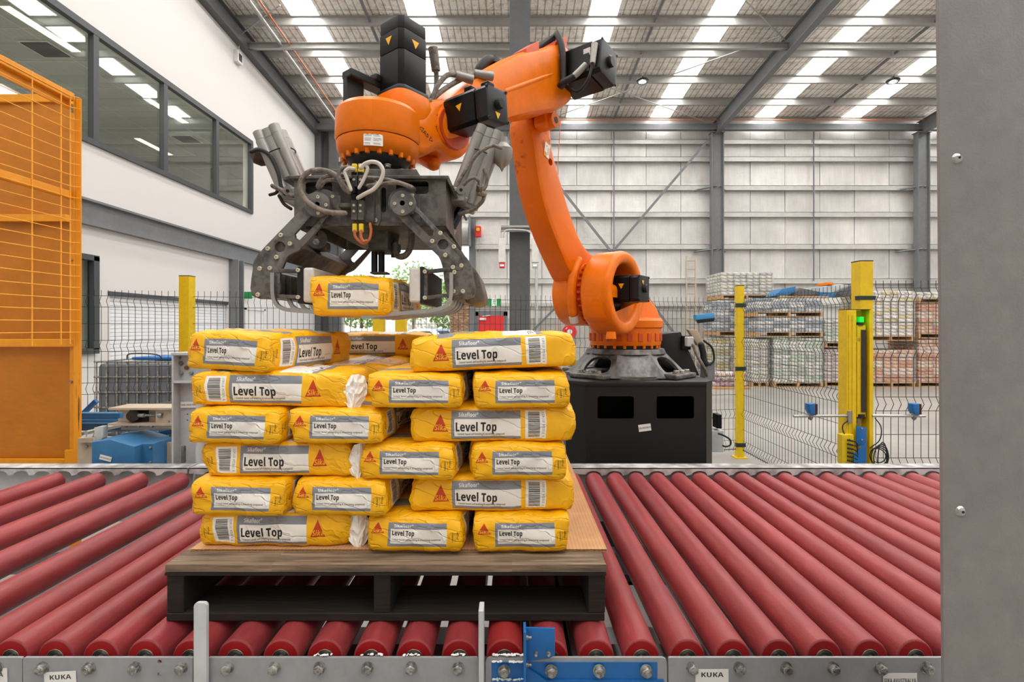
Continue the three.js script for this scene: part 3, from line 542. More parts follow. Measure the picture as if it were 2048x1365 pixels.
{
  const x = atlas.getContext('2d'); x.fillStyle = YEL; x.fillRect(0, 0, AW, AH);
  // row 0: long side, code left (352 high); row 1: long side, code right
  barcode(x, 197, 48, 270, 262); panel(x, 512, 36, 958, 284, true); triangle(x, 1620, 165, 100);
  triangle(x, 365, 352 + 165, 100); panel(x, 500, 352 + 36, 876, 284, true); barcode(x, 1434, 352 + 30, 256, 290);
  sideCodes(x, 20, 60, 130, 230);
  // row 2: end face (printed) and plain end
  triangle(x, 118, 704 + 128, 70); panel(x, 230, 704 + 62, 640, 235, false); sideCodes(x, 880, 704 + 80, 120, 200);
  x.fillStyle = YEL; sideCodes(x, 1100, 704 + 70, 130, 230);
  // row 3: top face
  const oy = 1056; x.fillStyle = GREY; x.fillRect(300, oy, 210, 352); x.fillStyle = CREAM; x.fillRect(1150, oy, 430, 352); x.fillStyle = GREY; x.fillRect(1580, oy, 90, 352);
  x.save(); x.fillStyle = '#1c1b1a'; x.translate(1480, oy + 30); x.rotate(Math.PI / 2); x.font = 'bold 110px sans-serif'; x.textAlign = 'left'; x.fillText('LEVEL', 0, 0); x.restore();
}
const atlasT = new THREE.CanvasTexture(atlas); atlasT.colorSpace = THREE.SRGBColorSpace; atlasT.anisotropy = 8;
const creaseT = texture(1024, (u, v) => { let h = 0.45 + 0.3 * (nC(u, v) - 0.5); h += 0.4 * Math.pow(1 - Math.abs(2 * nC(u + 0.3, v + 0.1) - 1), 12); h -= 0.35 * Math.pow(1 - Math.abs(2 * nC(u + v, v * 2 + 0.4) - 1), 16); h += 0.05 * nA(u, v); return h; });
const M_bag = new THREE.MeshStandardMaterial({ map: atlasT, roughness: 0.42, bumpMap: rep(creaseT, 2, 1.5), bumpScale: 0.005 }); M_bag.name = 'printed_yellow_paper';
const M_paper = mat('white_inner_paper', '#f2efe9', 0.7, 0, { set: { side: THREE.DoubleSide } });
const M_liner = mat('blue_grey_liner', '#4d5f78', 0.6);
// atlas cells [u0, v0, u1, v1]
const cell = (x0, y0, x1, y1) => [x0 / AW, 1 - y1 / AH, x1 / AW, 1 - y0 / AH];
const CELL = { codeLeft: cell(0, 2, AW, 350), codeRight: cell(0, 354, AW, 702), end: cell(2, 706, 1020, 1054), endPlain: cell(1028, 706, AW - 2, 1054), top: cell(0, 1058, AW, AH - 2), plain: cell(1300, 720, 1900, 1000) };
// a filled paper bag of length L (x), height H, width D; +z shows the side cell, ends along x
function bagGeometry(L, H, D, s, cells, o = {}) {
  const sx = 26, sy = 8, sz = 16, g = new THREE.BoxGeometry(L, H, D, sx, sy, sz), p = g.attributes.position, u = g.attributes.uv, nrm = g.attributes.normal;
  const f1 = noise2(64, s), f2 = noise2(64, s + 9), f3 = noise2(64, s + 17);
  for (let i = 0; i < u.count; i++) {                        // faces: +x -x +y -y +z -z
    const n = [nrm.getX(i), nrm.getY(i), nrm.getZ(i)]; const c = n[0] > 0.5 ? cells.px : n[0] < -0.5 ? cells.nx : n[1] > 0.5 ? CELL.top : n[1] < -0.5 ? CELL.plain : n[2] > 0.5 ? cells.pz : cells.nz;
    u.setXY(i, c[0] + (c[2] - c[0]) * u.getX(i), c[1] + (c[3] - c[1]) * u.getY(i));
  }
  const R = o.r ?? 0.016;
  for (let i = 0; i < p.count; i++) {
    let a = p.getX(i) / (L / 2), b = p.getY(i) / (H / 2), c = p.getZ(i) / (D / 2);
    let x = p.getX(i), y = p.getY(i), z = p.getZ(i);
    // rounded edges
    const ix = Math.max(-L / 2 + R, Math.min(L / 2 - R, x)), iy = Math.max(-H / 2 + R, Math.min(H / 2 - R, y)), iz = Math.max(-D / 2 + R, Math.min(D / 2 - R, z));
    let d = V(x - ix, y - iy, z - iz); const l = d.length(); if (l > 1e-9) { const k = Math.min(1, R * (0.35 + 0.65 / Math.max(1, l / R)) / l); d.multiplyScalar(l > R ? (R + (l - R) * 0.45) / l : 1); x = ix + d.x; y = iy + d.y; z = iz + d.z; }
    // filling: sides swell, ends pinch a little, top crowns
    const ea = 1 - a * a, eb = 1 - b * b, ec = 1 - c * c;
    z += Math.sign(c) * Math.abs(c) * 0.010 * Math.max(0, eb) * (0.4 + 0.6 * ea); x += Math.sign(a) * Math.abs(a) ** 3 * 0.006 * Math.max(0, eb);
    if (b > 0) y += 0.004 * ea * ec * b - 0.006 * Math.pow(Math.abs(a), 6) * b;
    if (b < 0 && o.lip) { if (Math.abs(c) > 0.7 || true) z += (o.lip) * Math.max(0, c) ** 4 * (-b) ** 3; }
    // creases and dents
    const q1 = f1(0.5 + (x * 1.1 + y * 0.9) * 0.6, 0.5 + (z * 1.0 - y * 0.7) * 0.6) - 0.5, q2 = f2(0.5 + x * 1.9 + z * 0.8, 0.5 + y * 2.6 - z * 1.1) - 0.5, q3 = f3(0.5 + x * 0.24 - y * 0.2, 0.5 + z * 0.3 + y * 0.2) - 0.5;
    const k = 0.006 * q1 + 0.0038 * q2 + 0.012 * q3;
    const dir = V(a * Math.abs(a) ** 3, (b > 0 ? 0.7 : 0.25) * b * Math.abs(b) ** 3, c * Math.abs(c) ** 3);
    x += dir.x * k + 0.003 * q2 * (1 - Math.abs(a)) * Math.abs(c); y += dir.y * k * 0.8; z += dir.z * k;
    y += 0.004 * q3 * ec;
    p.setXYZ(i, x, y, z);
  }
  g.clearGroups();
  // smooth normals across the face seams
  g.computeVertexNormals(); const map = new Map(), nn = g.attributes.normal;
  for (let i = 0; i < p.count; i++) { const key = [p.getX(i), p.getY(i), p.getZ(i)].map((v) => Math.round(v * 1e5)).join(); const e = map.get(key) || V(0, 0, 0); e.add(V(nn.getX(i), nn.getY(i), nn.getZ(i))); map.set(key, e); }
  for (let i = 0; i < p.count; i++) { const e = map.get([p.getX(i), p.getY(i), p.getZ(i)].map((v) => Math.round(v * 1e5)).join()).clone().normalize(); nn.setXYZ(i, e.x, e.y, e.z); }
  return g.translate(0, H / 2, 0);
}
const BL = 0.445, BW = 0.252, BH = 0.0965;
const longLeft = [101, 202, 303].map((s) => bagGeometry(BL, BH, BW, s, { px: CELL.endPlain, nx: CELL.endPlain, pz: CELL.codeLeft, nz: CELL.codeRight }));
const longRight = [404, 505, 606].map((s) => bagGeometry(BL, BH, BW, s, { px: CELL.endPlain, nx: CELL.endPlain, pz: CELL.codeRight, nz: CELL.codeLeft }));
// end-on bags are the same bag turned so that its printed end looks at +z
const endOn = [11, 22, 33, 44, 55].map((s) => bagGeometry(BL, BH, BW, s, { px: CELL.endPlain, nx: CELL.end, pz: CELL.codeLeft, nz: CELL.codeRight }).rotateY(Math.PI / 2));
endOn.forEach((g) => { const p = g.attributes.position; for (let i = 0; i < p.count; i++) { const z = p.getZ(i), y = p.getY(i); if (z > BL / 2 - 0.05) { const k = (z - BL / 2 + 0.05) / 0.05, b = 1 - y / BH; p.setZ(i, z + 0.012 * k * Math.max(0, b - 0.55) * 2); } } });
function flapGeometry(s) {                                   // the crumpled white paper valve at a bag's end: two folded leaves with sharp creases
  const f = noise2(16, s), l = [];
  for (const side of [-1, 1]) {
    const g = new THREE.PlaneGeometry(1, 1, 5, 9).toNonIndexed(), p = g.attributes.position;
    for (let i = 0; i < p.count; i++) {
      const u = p.getX(i) + 0.5, v = p.getY(i) + 0.5, w = (side < 0 ? 0.024 : 0.026) * (0.55 + 0.75 * Math.sin(Math.PI * Math.min(1, v * 0.8 + 0.12)));
      const j = (f(0.3 + u * 0.4 + side * 0.2, v * 0.55) - 0.5), k = (f(0.7 + u * 0.3, 0.2 + v * 0.7 + side * 0.3) - 0.5);
      p.setXYZ(i, side * u * w + 0.006 * (v - 0.5), (v - 0.52) * (0.098 - 0.012 * u), 0.016 * (1 - u) + 0.016 * j * (0.3 + u) + 0.01 * k);
    }
    g.computeVertexNormals(); l.push(prep(g));
  }
  return merge(l);
}
const flapG = [5, 6, 7].map(flapGeometry);
function bag(geo, x, y, z, turn, tilt, label, group, flap) {
  const o = thing('cement_bag', label, 'bag', V(x, y, z), group); o.rotation.set(0, turn, tilt);
  const m = new THREE.Mesh(geo, M_bag); m.name = 'sack'; m.castShadow = m.receiveShadow = true; o.add(m);
  if (flap !== undefined) {
    const q = new THREE.Mesh(flapG[flap % 3], M_paper); q.name = 'valve_flap'; q.userData.label = 'crumpled white paper valve'; q.position.set(BL / 2 + 0.024, BH * 0.48, BW / 2 - 0.01); q.rotation.set(0, 0.3, 0.1 - 0.1 * flap); q.castShadow = q.receiveShadow = true; o.add(q);
    const r = new THREE.Mesh(prep(new THREE.TorusGeometry(0.03, 0.003, 6, 16, 2.2).scale(0.6, 1.25, 1)), M_liner); r.name = 'liner_edge'; r.position.set(BL / 2 + 0.03, BH * 0.46, BW / 2 - 0.016); r.rotation.set(0, 0.6, -1.1); o.add(r);
  }
  return o;
}
const ZL = 1.375, lev = (k) => BT + k * 0.0972;
const layerName = ['bottom', 'second', 'third', 'fourth', 'fifth', 'sixth'];
let bi = 0;
const G = (a) => a[bi++ % a.length];
// front row, from pixel positions of the visible faces at the front of the stack
const row = (k) => layerName[k] + ' layer from the pallet';
for (const [k, px, dz, sc] of [[0, 551, 0, 0.92], [2, 555, 0.0, 0.91], [4, 538, 0, 0.955]]) { const z = ZL + 0.012 + dz; bag(longLeft[k / 2], X(px, z), lev(k), -z - BW / 2, 0, k === 4 ? -0.012 : 0, 'yellow bag, long side out, white valve flap, ' + row(k), 'yellow cement bags stacked on the pallet', k / 2).scale.x = sc; }
for (const [k, px, tilt] of [[1, 987, 0.005], [3, 986, 0.004], [5, 986, 0.04]]) { const z = ZL + 0.012; bag(longRight[(k - 1) / 2], X(px, z), lev(k) + (k === 5 ? 0.006 : 0), -z - BW / 2, k === 5 ? 0.03 : 0.0, tilt, 'yellow bag, long side out, barcode right, ' + row(k), 'yellow cement bags stacked on the pallet'); }
for (const [k, px, turn, side] of [[0, 838, -0.06, 'left of'], [0, 1043, 0, 'right of'], [2, 824, -0.07, 'left of'], [2, 1034, 0.02, 'right of'], [4, 838, -0.04, 'left of'], [4, 1038, 0.03, 'right of']]) { const z = ZL - 0.012; bag(G(endOn), X(px, z), lev(k), -z - BL / 2, turn, 0, 'end-on yellow bag ' + side + ' its twin, right half of ' + row(k), 'yellow cement bags stacked on the pallet'); }
for (const [k, px, turn, side] of [[1, 487, -0.06, 'outer'], [1, 688, -0.06, 'inner'], [3, 479, -0.07, 'outer'], [3, 683, -0.06, 'inner']]) { const z = ZL - 0.012; bag(G(endOn), X(px, z), lev(k), -z - BL / 2, turn, 0, 'end-on yellow bag, ' + side + ' one, left half of ' + row(k), 'yellow cement bags stacked on the pallet'); }
bag(endOn[3], X(493, 1.42), lev(5) + 0.002, -1.39 - BL / 2, -0.17, -0.035, 'end-on yellow cement bag lying askew, alone at the top left of the pallet stack', 'yellow cement bags stacked on the pallet').scale.y = 1.13;
bag(longLeft[1], X(744, 2.11), lev(5), -2.1 - BW / 2, 0.02, 0, 'yellow cement bag, long side out, at the back of the top layer', 'yellow cement bags stacked on the pallet', 1);
bag(longRight[1], X(1010, 1.7), lev(5) + 0.004, -1.68 - BW / 2, 0.05, 0.02, 'yellow cement bag showing only its crown behind the tilted top right bag', 'yellow cement bags stacked on the pallet');
// rows behind
const backOf = (k) => 'yellow cement bag behind the front row, ' + row(k), backG = 'yellow cement bags behind the front row';
for (let k = 0; k < 6; k++) {
  const odd = k % 2 === 0, xl = X(560, ZL), xr = X(986, ZL);
  for (const dz of [0.29, 0.57, 0.85]) { if (k === 5 && dz < 0.5) continue; bag(G(odd ? longLeft : longRight), (odd ? xl : xr) + rr(-0.012, 0.012), lev(k), -ZL - 0.012 - dz - BW / 2, rr(-0.03, 0.03), 0, backOf(k), backG + ', ' + layerName[k] + ' layer'); }
  if (k < 5) for (const c of [0, 1]) bag(G(endOn), (odd ? X(838 + 205 * c, ZL) : X(480 + 203 * c, ZL)) + rr(-0.006, 0.006), lev(k), -ZL - 0.5 - BL / 2, rr(-0.03, 0.03), 0, backOf(k), backG + ', ' + layerName[k] + ' layer');
}
// the bag in the gripper
const HZ = 1.568, HBY = Y(630, HZ) - 0.003;
bag(endOn[4], X(706, HZ), HBY, -HZ - BL / 2, -0.03, 0, 'yellow cement bag held in the gripper tines above the stack', undefined).scale.set(0.98, 1.34, 1);
// ---------------------------------------------------------------- plinth
const A1 = V(X(1250, 3.6), 0, -3.6), PLT = Y(764, 3.1);
{
  const t = thing('robot_plinth', 'black steel plinth box with two rounded openings under the robot', 'plinth', V(A1.x, 0, A1.z));
  const fz = 3.1, x0 = X(1172, fz), x1 = X(1411, fz), c = 0.1, xa = x0 - 0.11, xb = x1 + 0.075, bz = 4.12;
  const hole = (a, b) => rrect(X(a, fz), X(b, fz), Y(838, fz), Y(793, fz), 0.016);
  part(t, 'front_panel', prism([[x0, 0], [x1, 0], [x1, PLT - 0.03], [x0, PLT - 0.03]], -fz, -fz - 0.01, 0, [hole(1195, 1268), hole(1313, 1388)]), M.blackSteel);
  const wall = (ax, az, bx_, bz_) => { const a = V(ax, 0, -az), d = V(bx_ - ax, 0, -(bz_ - az)), L = d.length(), g = new THREE.BoxGeometry(L, PLT - 0.03, 0.01); g.rotateY(Math.atan2(-d.z, d.x)); return g.translate((ax + bx_) / 2, (PLT - 0.03) / 2, -(az + bz_) / 2); };
  part(t, 'corner_panel', wall(x1, fz, xb, fz + c), M.blackSteel); part(t, 'corner_panel', wall(xa, fz + c, x0, fz), M.blackSteel);
  part(t, 'side_panel', wall(xb, fz + c, xb, bz), M.blackSteel); part(t, 'side_panel', wall(xa, fz + c, xa, bz), M.blackSteel);
  const top = [[x0, fz], [x1, fz], [xb, fz + c], [xb, bz], [xa, bz], [xa, fz + c]].map(([a, b]) => [a, b]);
  const cx = (x0 + x1) / 2, cz = 3.6, s = 1.012, tp = prism(top.map(([a, b]) => [cx + (a - cx) * s, cz + (b - cz) * s]), 0, 0.03, 0.002); tp.rotateX(-Math.PI / 2); tp.rotateY(0); // outline (x, distance) laid flat
  const q = prep(tp); { const p = q.attributes.position; for (let i = 0; i < p.count; i++) p.setXYZ(i, p.getX(i), p.getY(i) + PLT - 0.03, p.getZ(i)); }
  part(t, 'top_plate', q, M.blackSteel);
  part(t, 'back_panel', wall(xa, bz, xb, bz), M.blackSteel);
  part(t, 'base_flange', bx(xa, xb, 0, 0.02, -fz, -bz), M.blackSteel);
}
tagThing('small white tag reading SIKA AVUSTRALYA on the black plinth', sikaA, 1277, 1302, 849, 863, 3.095, 0.13);
{ // junction box and cable on the plinth's right side
  const t = thing('junction_box', 'grey junction box with black plug and looped cable on the plinth side', 'box', W(1440, 905, 3.4));
  part(t, 'box_body', pbx(1398, 1448, 862, 905, 3.4, 0.12, 0.005), M.frameGrey); part(t, 'relay', pbx(1434, 1444, 830, 858, 3.4, 0.08, 0.004), M.blackPlastic);
  part(t, 'cable', cappedTube([W(1437, 868, 3.38), W(1448, 872, 3.3), W(1460, 880, 3.3), W(1461, 890, 3.3), W(1452, 894, 3.3), W(1446, 892, 3.3)], 0.006, 24, 6), M.rubber);
}
// ---------------------------------------------------------------- the robot: built in its own axes (x along the arm, y up, z away from the visible side)
const GC = V(X(757, 1.9), 0, -1.9);                          // gripper axis
const U = GC.clone().sub(A1).setY(0), REACH = U.length(); U.normalize();
const N = V(U.z, 0, -U.x); if (N.z < 0) N.negate();
const BASE = V(A1.x, PLT, A1.z), robotTurn = Math.atan2(-U.z, U.x);
const lat0 = V(0, 0, 0).sub(A1).dot(N);
function RP(px, py, q = 0) {                                 // pixel to robot axes, on the vertical plane q metres to the visible side of the arm
  const d = V((px - CX) / F, (CY - py) / F, -1), k = (q - lat0) / d.dot(N), p = V(d.x * k, HC + d.y * k, d.z * k), o = p.clone().sub(BASE);
  return V(o.dot(U), o.y, -q);
}
const P2 = (list, q) => list.map(([a, b]) => { const p = RP(a, b, q); return [p.x, p.y]; });
const rp = (list, q, q2, bevel, smooth) => prism(smooth ? smoothPoly(P2(list, q), smooth) : P2(list, q), -q, -q2, bevel);   // outline traced on plane q, solid to plane q2
function squircle(cx, cz, prof, e = 4, seg = 40) {            // a rounded square tower: [height, half width] from the bottom up
  const g = new THREE.LatheGeometry([[0.001, prof[0][0]], ...prof.map(([h, r]) => [r, h]), [0.001, prof[prof.length - 1][0]]].map(([a, b]) => new THREE.Vector2(a, b)), seg), p = g.attributes.position;
  for (let i = 0; i < p.count; i++) { const x = p.getX(i), z = p.getZ(i), r = Math.hypot(x, z); if (r < 1e-6) continue; const c = Math.abs(x / r), s = Math.abs(z / r), k = 1 / Math.pow(c ** e + s ** e, 1 / e); p.setX(i, x * k + cx); p.setZ(i, z * k + cz); }
  g.computeVertexNormals();
  return toCreasedNormals(g, 0.9);
}
const robot = thing('palletising_robot', 'orange palletising robot with black motors standing on the black plinth', 'robot', BASE, undefined, robotTurn);
{
  const R = robot, o = (x, y, z) => V(x, y, z), L = { local: true };
  // cast foot
  const H = Y(697, 3.6) - PLT - 0.0;
  const R0 = 0.43, R1 = 0.275, fh = H - 0.03, wb = R0 * Math.sin(Math.PI / 8), wt_ = R1 * Math.sin(Math.PI / 8), sl = Math.hypot(fh, (R0 - R1) * Math.cos(Math.PI / 8)), lean = Math.atan2((R0 - R1) * Math.cos(Math.PI / 8), fh);
  const base = part(R, 'base_frame', [cyl(o(0, H - 0.032, 0), o(0, H, 0), 0.285, 0.27, 40), cyl(o(0, 0, 0), o(0, 0.02, 0), 0.44, 0.44, 8).rotateY(-robotTurn)], M.castGrey, L);
  for (let i = 0; i < 8; i++) {                              // hollow cast walls, every other one with an arched opening
    const hole = i % 2 === 0 ? [] : [smoothPoly([[-0.095, 0.05], [0.095, 0.05], [0.07, sl - 0.055], [-0.07, sl - 0.055]], 5)];
    const g = prism([[-wb, 0], [wb, 0], [wt_, sl], [-wt_, sl]], 0, -0.022, 0, hole); g.rotateX(-lean); g.translate(0, 0.0, R0 * Math.cos(Math.PI / 8)); g.rotateY(i * Math.PI / 4 - robotTurn);
    part(R, 'base_wall', g.translate(0, 0.009, 0), M.castGrey, L);
  }
  for (let i = 0; i < 4; i++) {
    const a = Math.PI / 4 + i * Math.PI / 2 - robotTurn;
    part(R, 'foot_lug', bx(0.33, 0.47, 0.0, 0.035, -0.14, 0.14, 0.012).rotateY(a), M.castGrey, L);
    for (const w of [-0.1, -0.03, 0.04]) part(R, 'foot_bolt', hexBolt(V(0.43, 0.035, w + 0.03).applyAxisAngle(V(0, 1, 0), a), V(0, 1, 0), 0.022, 0.022, 0.027), M.zinc, L);
  }
  // turntable ring with notches
  const y1 = Y(690, 3.6) - PLT, y2 = Y(655, 3.6) - PLT, y3 = Y(640, 3.6) - PLT;
  part(R, 'turntable_seal', cyl(o(0, H, 0), o(0, y1 + 0.01, 0), 0.23, 0.23, 40), M.blackSteel, L);
  const ring = part(R, 'turntable_ring', lathe([[0.2, y1], [0.245, y1], [0.25, y1 + 0.01], [0.25, y2 - 0.01], [0.262, y2], [0.265, y3 - 0.01], [0.25, y3 + 0.01], [0.1, y3 + 0.02]], o(0, 0, 0), V(0, 1, 0), 56), M.orange, L);
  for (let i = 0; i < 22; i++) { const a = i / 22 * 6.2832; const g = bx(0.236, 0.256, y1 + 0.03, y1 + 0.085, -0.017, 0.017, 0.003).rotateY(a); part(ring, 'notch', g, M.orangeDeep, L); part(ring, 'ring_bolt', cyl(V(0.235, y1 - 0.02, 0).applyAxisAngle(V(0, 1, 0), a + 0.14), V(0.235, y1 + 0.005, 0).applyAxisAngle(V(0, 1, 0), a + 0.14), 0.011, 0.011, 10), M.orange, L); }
  part(R, 'stop_lug', [cyl(RP(1222, 678, 0.25), RP(1222, 664, 0.25), 0.03, 0.025, 12), bx(-0.03, 0.03, y2, y2 + 0.012, 0.2, 0.29).rotateY(-1.9)], M.orange, L);
  // rotating column that carries the drum of axis two
  const A2 = RP(1246, 586, 0.17), rD = 0.265;
  const col = [];
  const drum = prism(circ(A2.x, A2.y, rD, 48), -0.2, 0.0, 0.03, [circ(A2.x, A2.y, 0.185, 40)], 3);
  part(R, 'shoulder_drum', drum, M.orange, L);
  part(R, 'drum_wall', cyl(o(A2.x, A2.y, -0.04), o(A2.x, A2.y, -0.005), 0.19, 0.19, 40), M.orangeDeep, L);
  part(R, 'drum_inner', cyl(o(A2.x, A2.y, -0.12), o(A2.x, A2.y, -0.03), 0.12, 0.12, 30), M.blackPlastic, L);
  const colPts = smoothPoly([[A2.x + 0.2, y3 - 0.02], [A2.x + 0.245, A2.y - 0.12], [A2.x + 0.25, A2.y], [A2.x - 0.24, A2.y + 0.05], [-0.22, A2.y - 0.1], [-0.25, y3 - 0.02]], 6);
  const ddx = Math.max(...colPts.map((p) => p[0]));
  part(R, 'rotating_column', prism(colPts, -0.17, 0.0, 0.035, [circ(A2.x, A2.y, 0.187, 36)], 3), M.orange, L);
  // motor of axis two, lying in the drum
  const mo = (cx, cy, s, q0, q1, tilt = 0) => { const c = 0.2 * s; let pts = [[-s + c, -s], [s - c, -s], [s, -s + c], [s, s - c], [s - c, s], [-s + c, s], [-s, s - c], [-s, -s + c]]; pts = pts.map(([a, b]) => [cx + a * Math.cos(tilt) - b * Math.sin(tilt), cy + a * Math.sin(tilt) + b * Math.cos(tilt)]); return prism(pts, -q0, -q1, 0.006); };
  function motor(cx, cy, s, q0, q1, tilt, marks) {
    const cap = q1 - 0.06;
    const m = part(R, 'motor_housing', mo(cx, cy, s, q0, cap - 0.002, tilt), M.blackPlastic, L);
    part(m, 'end_cap', mo(cx, cy, s * 0.96, cap, q1, tilt), M.motorCap, L);
    part(m, 'plug_knob', lathe([[0, 0.022], [s * 0.26, 0.022], [s * 0.3, 0.016], [s * 0.3, 0]], o(cx, cy, -q1), V(0, 0, -1), 20), M.motorCap, L);
    for (const [a, b] of [[1, 1], [-1, 1], [1, -1], [-1, -1]]) { const ca = Math.cos(tilt), sa = Math.sin(tilt), dx = a * s * 0.86, dy = b * s * 0.86; part(m, 'housing_screw', capScrew(o(cx + dx * ca - dy * sa, cy + dx * sa + dy * ca, -q1 + 0.004), V(0, 0, -1), 0.007, 0.006), M.blackSteel, L); }
    return m;
  }
  const warn = (m, p, nx, ny, nz, s) => { const g = new THREE.CylinderGeometry(s, s, 0.0015, 3); g.rotateX(Math.PI / 2); const d = V(nx, ny, nz).normalize(); g.applyQuaternion(new THREE.Quaternion().setFromUnitVectors(V(0, 0, 1), d)); g.translate(p.x, p.y, p.z); part(m, 'warning_triangle', g, mat('warning_yellow', '#f2b40c', 0.5), { local: true, label: 'yellow warning triangle' }); };
  const mA2 = motor(A2.x - 0.005, A2.y + 0.02, 0.085, 0.04, 0.31, 0.0);
  warn(mA2, o(A2.x + 0.09, A2.y + 0.04, -0.2), 1, 0, 0, 0.022); warn(mA2, o(A2.x + 0.02, A2.y + 0.06, -0.313), 0, 0, -1, 0.018);
  // link arm with its joint discs
  const qs = -0.07, qe = -0.24;
  const linkPts = [[1064, 232], [1070, 300], [1082, 380], [1102, 450], [1130, 520], [1152, 566], [1182, 606], [1206, 596], [1214, 560], [1200, 520], [1178, 502], [1162, 478], [1142, 425], [1123, 360], [1107, 300], [1099, 236]];
  const hs = RP(1101, 324, qs), cut = (g, h) => { const E = new Evaluator(); E.attributes = ['position', 'normal', 'uv']; E.useGroups = false; const a = new Brush(prep(g)), b = new Brush(prep(h)); a.updateMatrixWorld(); b.updateMatrixWorld(); return E.evaluate(a, b, SUBTRACTION).geometry; };
  const arm = part(R, 'link_arm', cut(rp(linkPts, qs, qe, 0.028, 3), cyl(o(hs.x, hs.y, hs.z - 0.05), o(hs.x, hs.y, hs.z + 0.12), 0.021, 0.021, 24)), M.orangeWorn, L);
  const A2q = o(A2.x, A2.y, 0);
  part(R, 'joint_disc', lathe([[0, 0.25], [0.1, 0.25], [0.205, 0.235], [0.21, 0.225], [0.21, 0.055], [0.19, 0.045]], A2q, V(0, 0, 1), 48), M.orange, L);
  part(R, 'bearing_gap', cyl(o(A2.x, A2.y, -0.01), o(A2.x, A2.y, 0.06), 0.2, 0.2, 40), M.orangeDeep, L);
  for (let i = 0; i < 30; i++) { const a = i / 30 * 6.2832; part(R, 'joint_bolt', cyl(o(A2.x + 0.207 * Math.cos(a), A2.y + 0.207 * Math.sin(a), 0.018), o(A2.x + 0.207 * Math.cos(a), A2.y + 0.207 * Math.sin(a), 0.046), 0.011, 0.011, 8), M.orangeDeep, L); }
  // travel stop beside the disc
  { const a = A2.x + 0.215; part(R, 'travel_stop', [cappedTube([o(A2.x + 0.14, A2.y + 0.21, 0.075), o(A2.x + 0.2, A2.y + 0.12, 0.075), o(A2.x + 0.225, A2.y, 0.075), o(A2.x + 0.205, A2.y - 0.13, 0.075)], 0.03, 24, 10)], M.orange, L); part(R, 'stop_buffer', cyl(o(A2.x + 0.2, A2.y - 0.15, 0.075), o(A2.x + 0.185, A2.y - 0.19, 0.075), 0.031, 0.027, 14), M.white, { local: true, label: 'white rubber end stop' }); }
  // balancing / guard tube behind the shoulder
  part(R, 'guard_tube', cappedTube([RP(1142, 606, -0.25), RP(1146, 628, -0.28), RP(1158, 640, -0.28), RP(1180, 632, -0.2), RP(1205, 620, -0.1)], 0.03, 30, 10), M.blackPlastic, L);
  // sticker and openings on the link arm
  { const s = RP(1094, 301, qs + 0.002), g = new THREE.PlaneGeometry(0.055, 0.085); g.rotateY(Math.PI); g.rotateZ(0.2); g.translate(s.x, s.y, s.z - 0.001); part(arm, 'sticker', g, canvasMat(128, 192, (x, w, h) => { x.fillStyle = '#eeeae0'; x.fillRect(0, 0, w, h); x.fillStyle = '#e5a512'; x.fillRect(0, h * 0.68, w * 0.5, h * 0.32); x.fillStyle = '#777'; for (let i = 0; i < 7; i++) x.fillRect(w * 0.55, h * 0.3 + i * 14, w * 0.35, 5); x.fillStyle = '#e5a512'; x.beginPath(); x.moveTo(30, 50); x.lineTo(54, 18); x.lineTo(66, 56); x.fill(); }), { local: true, uv: true }); }
  // elbow lug under the forearm
  { const e = RP(1092, 240, 0.0); part(R, 'elbow_lug', [bx(e.x - 0.07, e.x + 0.03, e.y - 0.04, e.y + 0.09, -0.02, 0.07, 0.02), cyl(o(e.x - 0.03, e.y, -0.045), o(e.x - 0.03, e.y, 0.07), 0.042, 0.042, 24)], M.orange, L); part(R, 'elbow_pin', cyl(o(e.x - 0.035, e.y, -0.047), o(e.x - 0.035, e.y, -0.043), 0.018, 0.018, 18), M.blackSteel, L); }
  // forearm
  const fq = 0.14, fe = -0.12;
  const fore = [[882, 216], [930, 168], [975, 138], [1040, 104], [1085, 94], [1130, 86], [1145, 104], [1151, 150], [1149, 194], [1134, 213], [1070, 226], [1015, 241], [965, 262], [925, 286], [893, 288], [878, 255]];
  const fa = part(R, 'forearm', rp(fore, fq, fe, 0.04, 4), M.orange, L);
  { const a = RP(1012, 182, fq), b = RP(1106, 148, fq); part(fa, 'stiffening_rib', cappedTube([o(a.x, a.y, a.z + 0.009), o((a.x + b.x) / 2, (a.y + b.y) / 2 + 0.0, a.z + 0.007), o(b.x, b.y, b.z + 0.011)], 0.013, 20, 8), M.orange, L); }
  for (const [p, q] of [[[1046, 112], [1072, 104]], [[1104, 98], [1128, 92]]]) { const a = RP(p[0], p[1], 0.1), b = RP(q[0], q[1], 0.1); part(fa, 'cable_bracket', prism([[a.x, a.y - 0.03], [b.x, b.y - 0.03], [b.x, b.y + 0.05], [a.x, a.y + 0.03]], -0.12, -0.04, 0.003), M.orangeDeep, L); }
  // motor of axis three
  const m3 = RP(1142, 152, fq), mot3 = motor(m3.x - 0.0, m3.y, 0.096, fq - 0.02, fq + 0.23, 0.12);
  warn(mot3, o(m3.x + 0.096, m3.y - 0.01, -fq - 0.09), 1, 0.12, 0, 0.022); warn(mot3, o(m3.x - 0.02, m3.y + 0.03, -fq - 0.232), 0, 0, -1, 0.02);
  part(mot3, 'rating_plate', bx(m3.x + 0.08, m3.x + 0.0925, m3.y + 0.02, m3.y + 0.06, -fq - 0.17, -fq - 0.13), M.white, L);
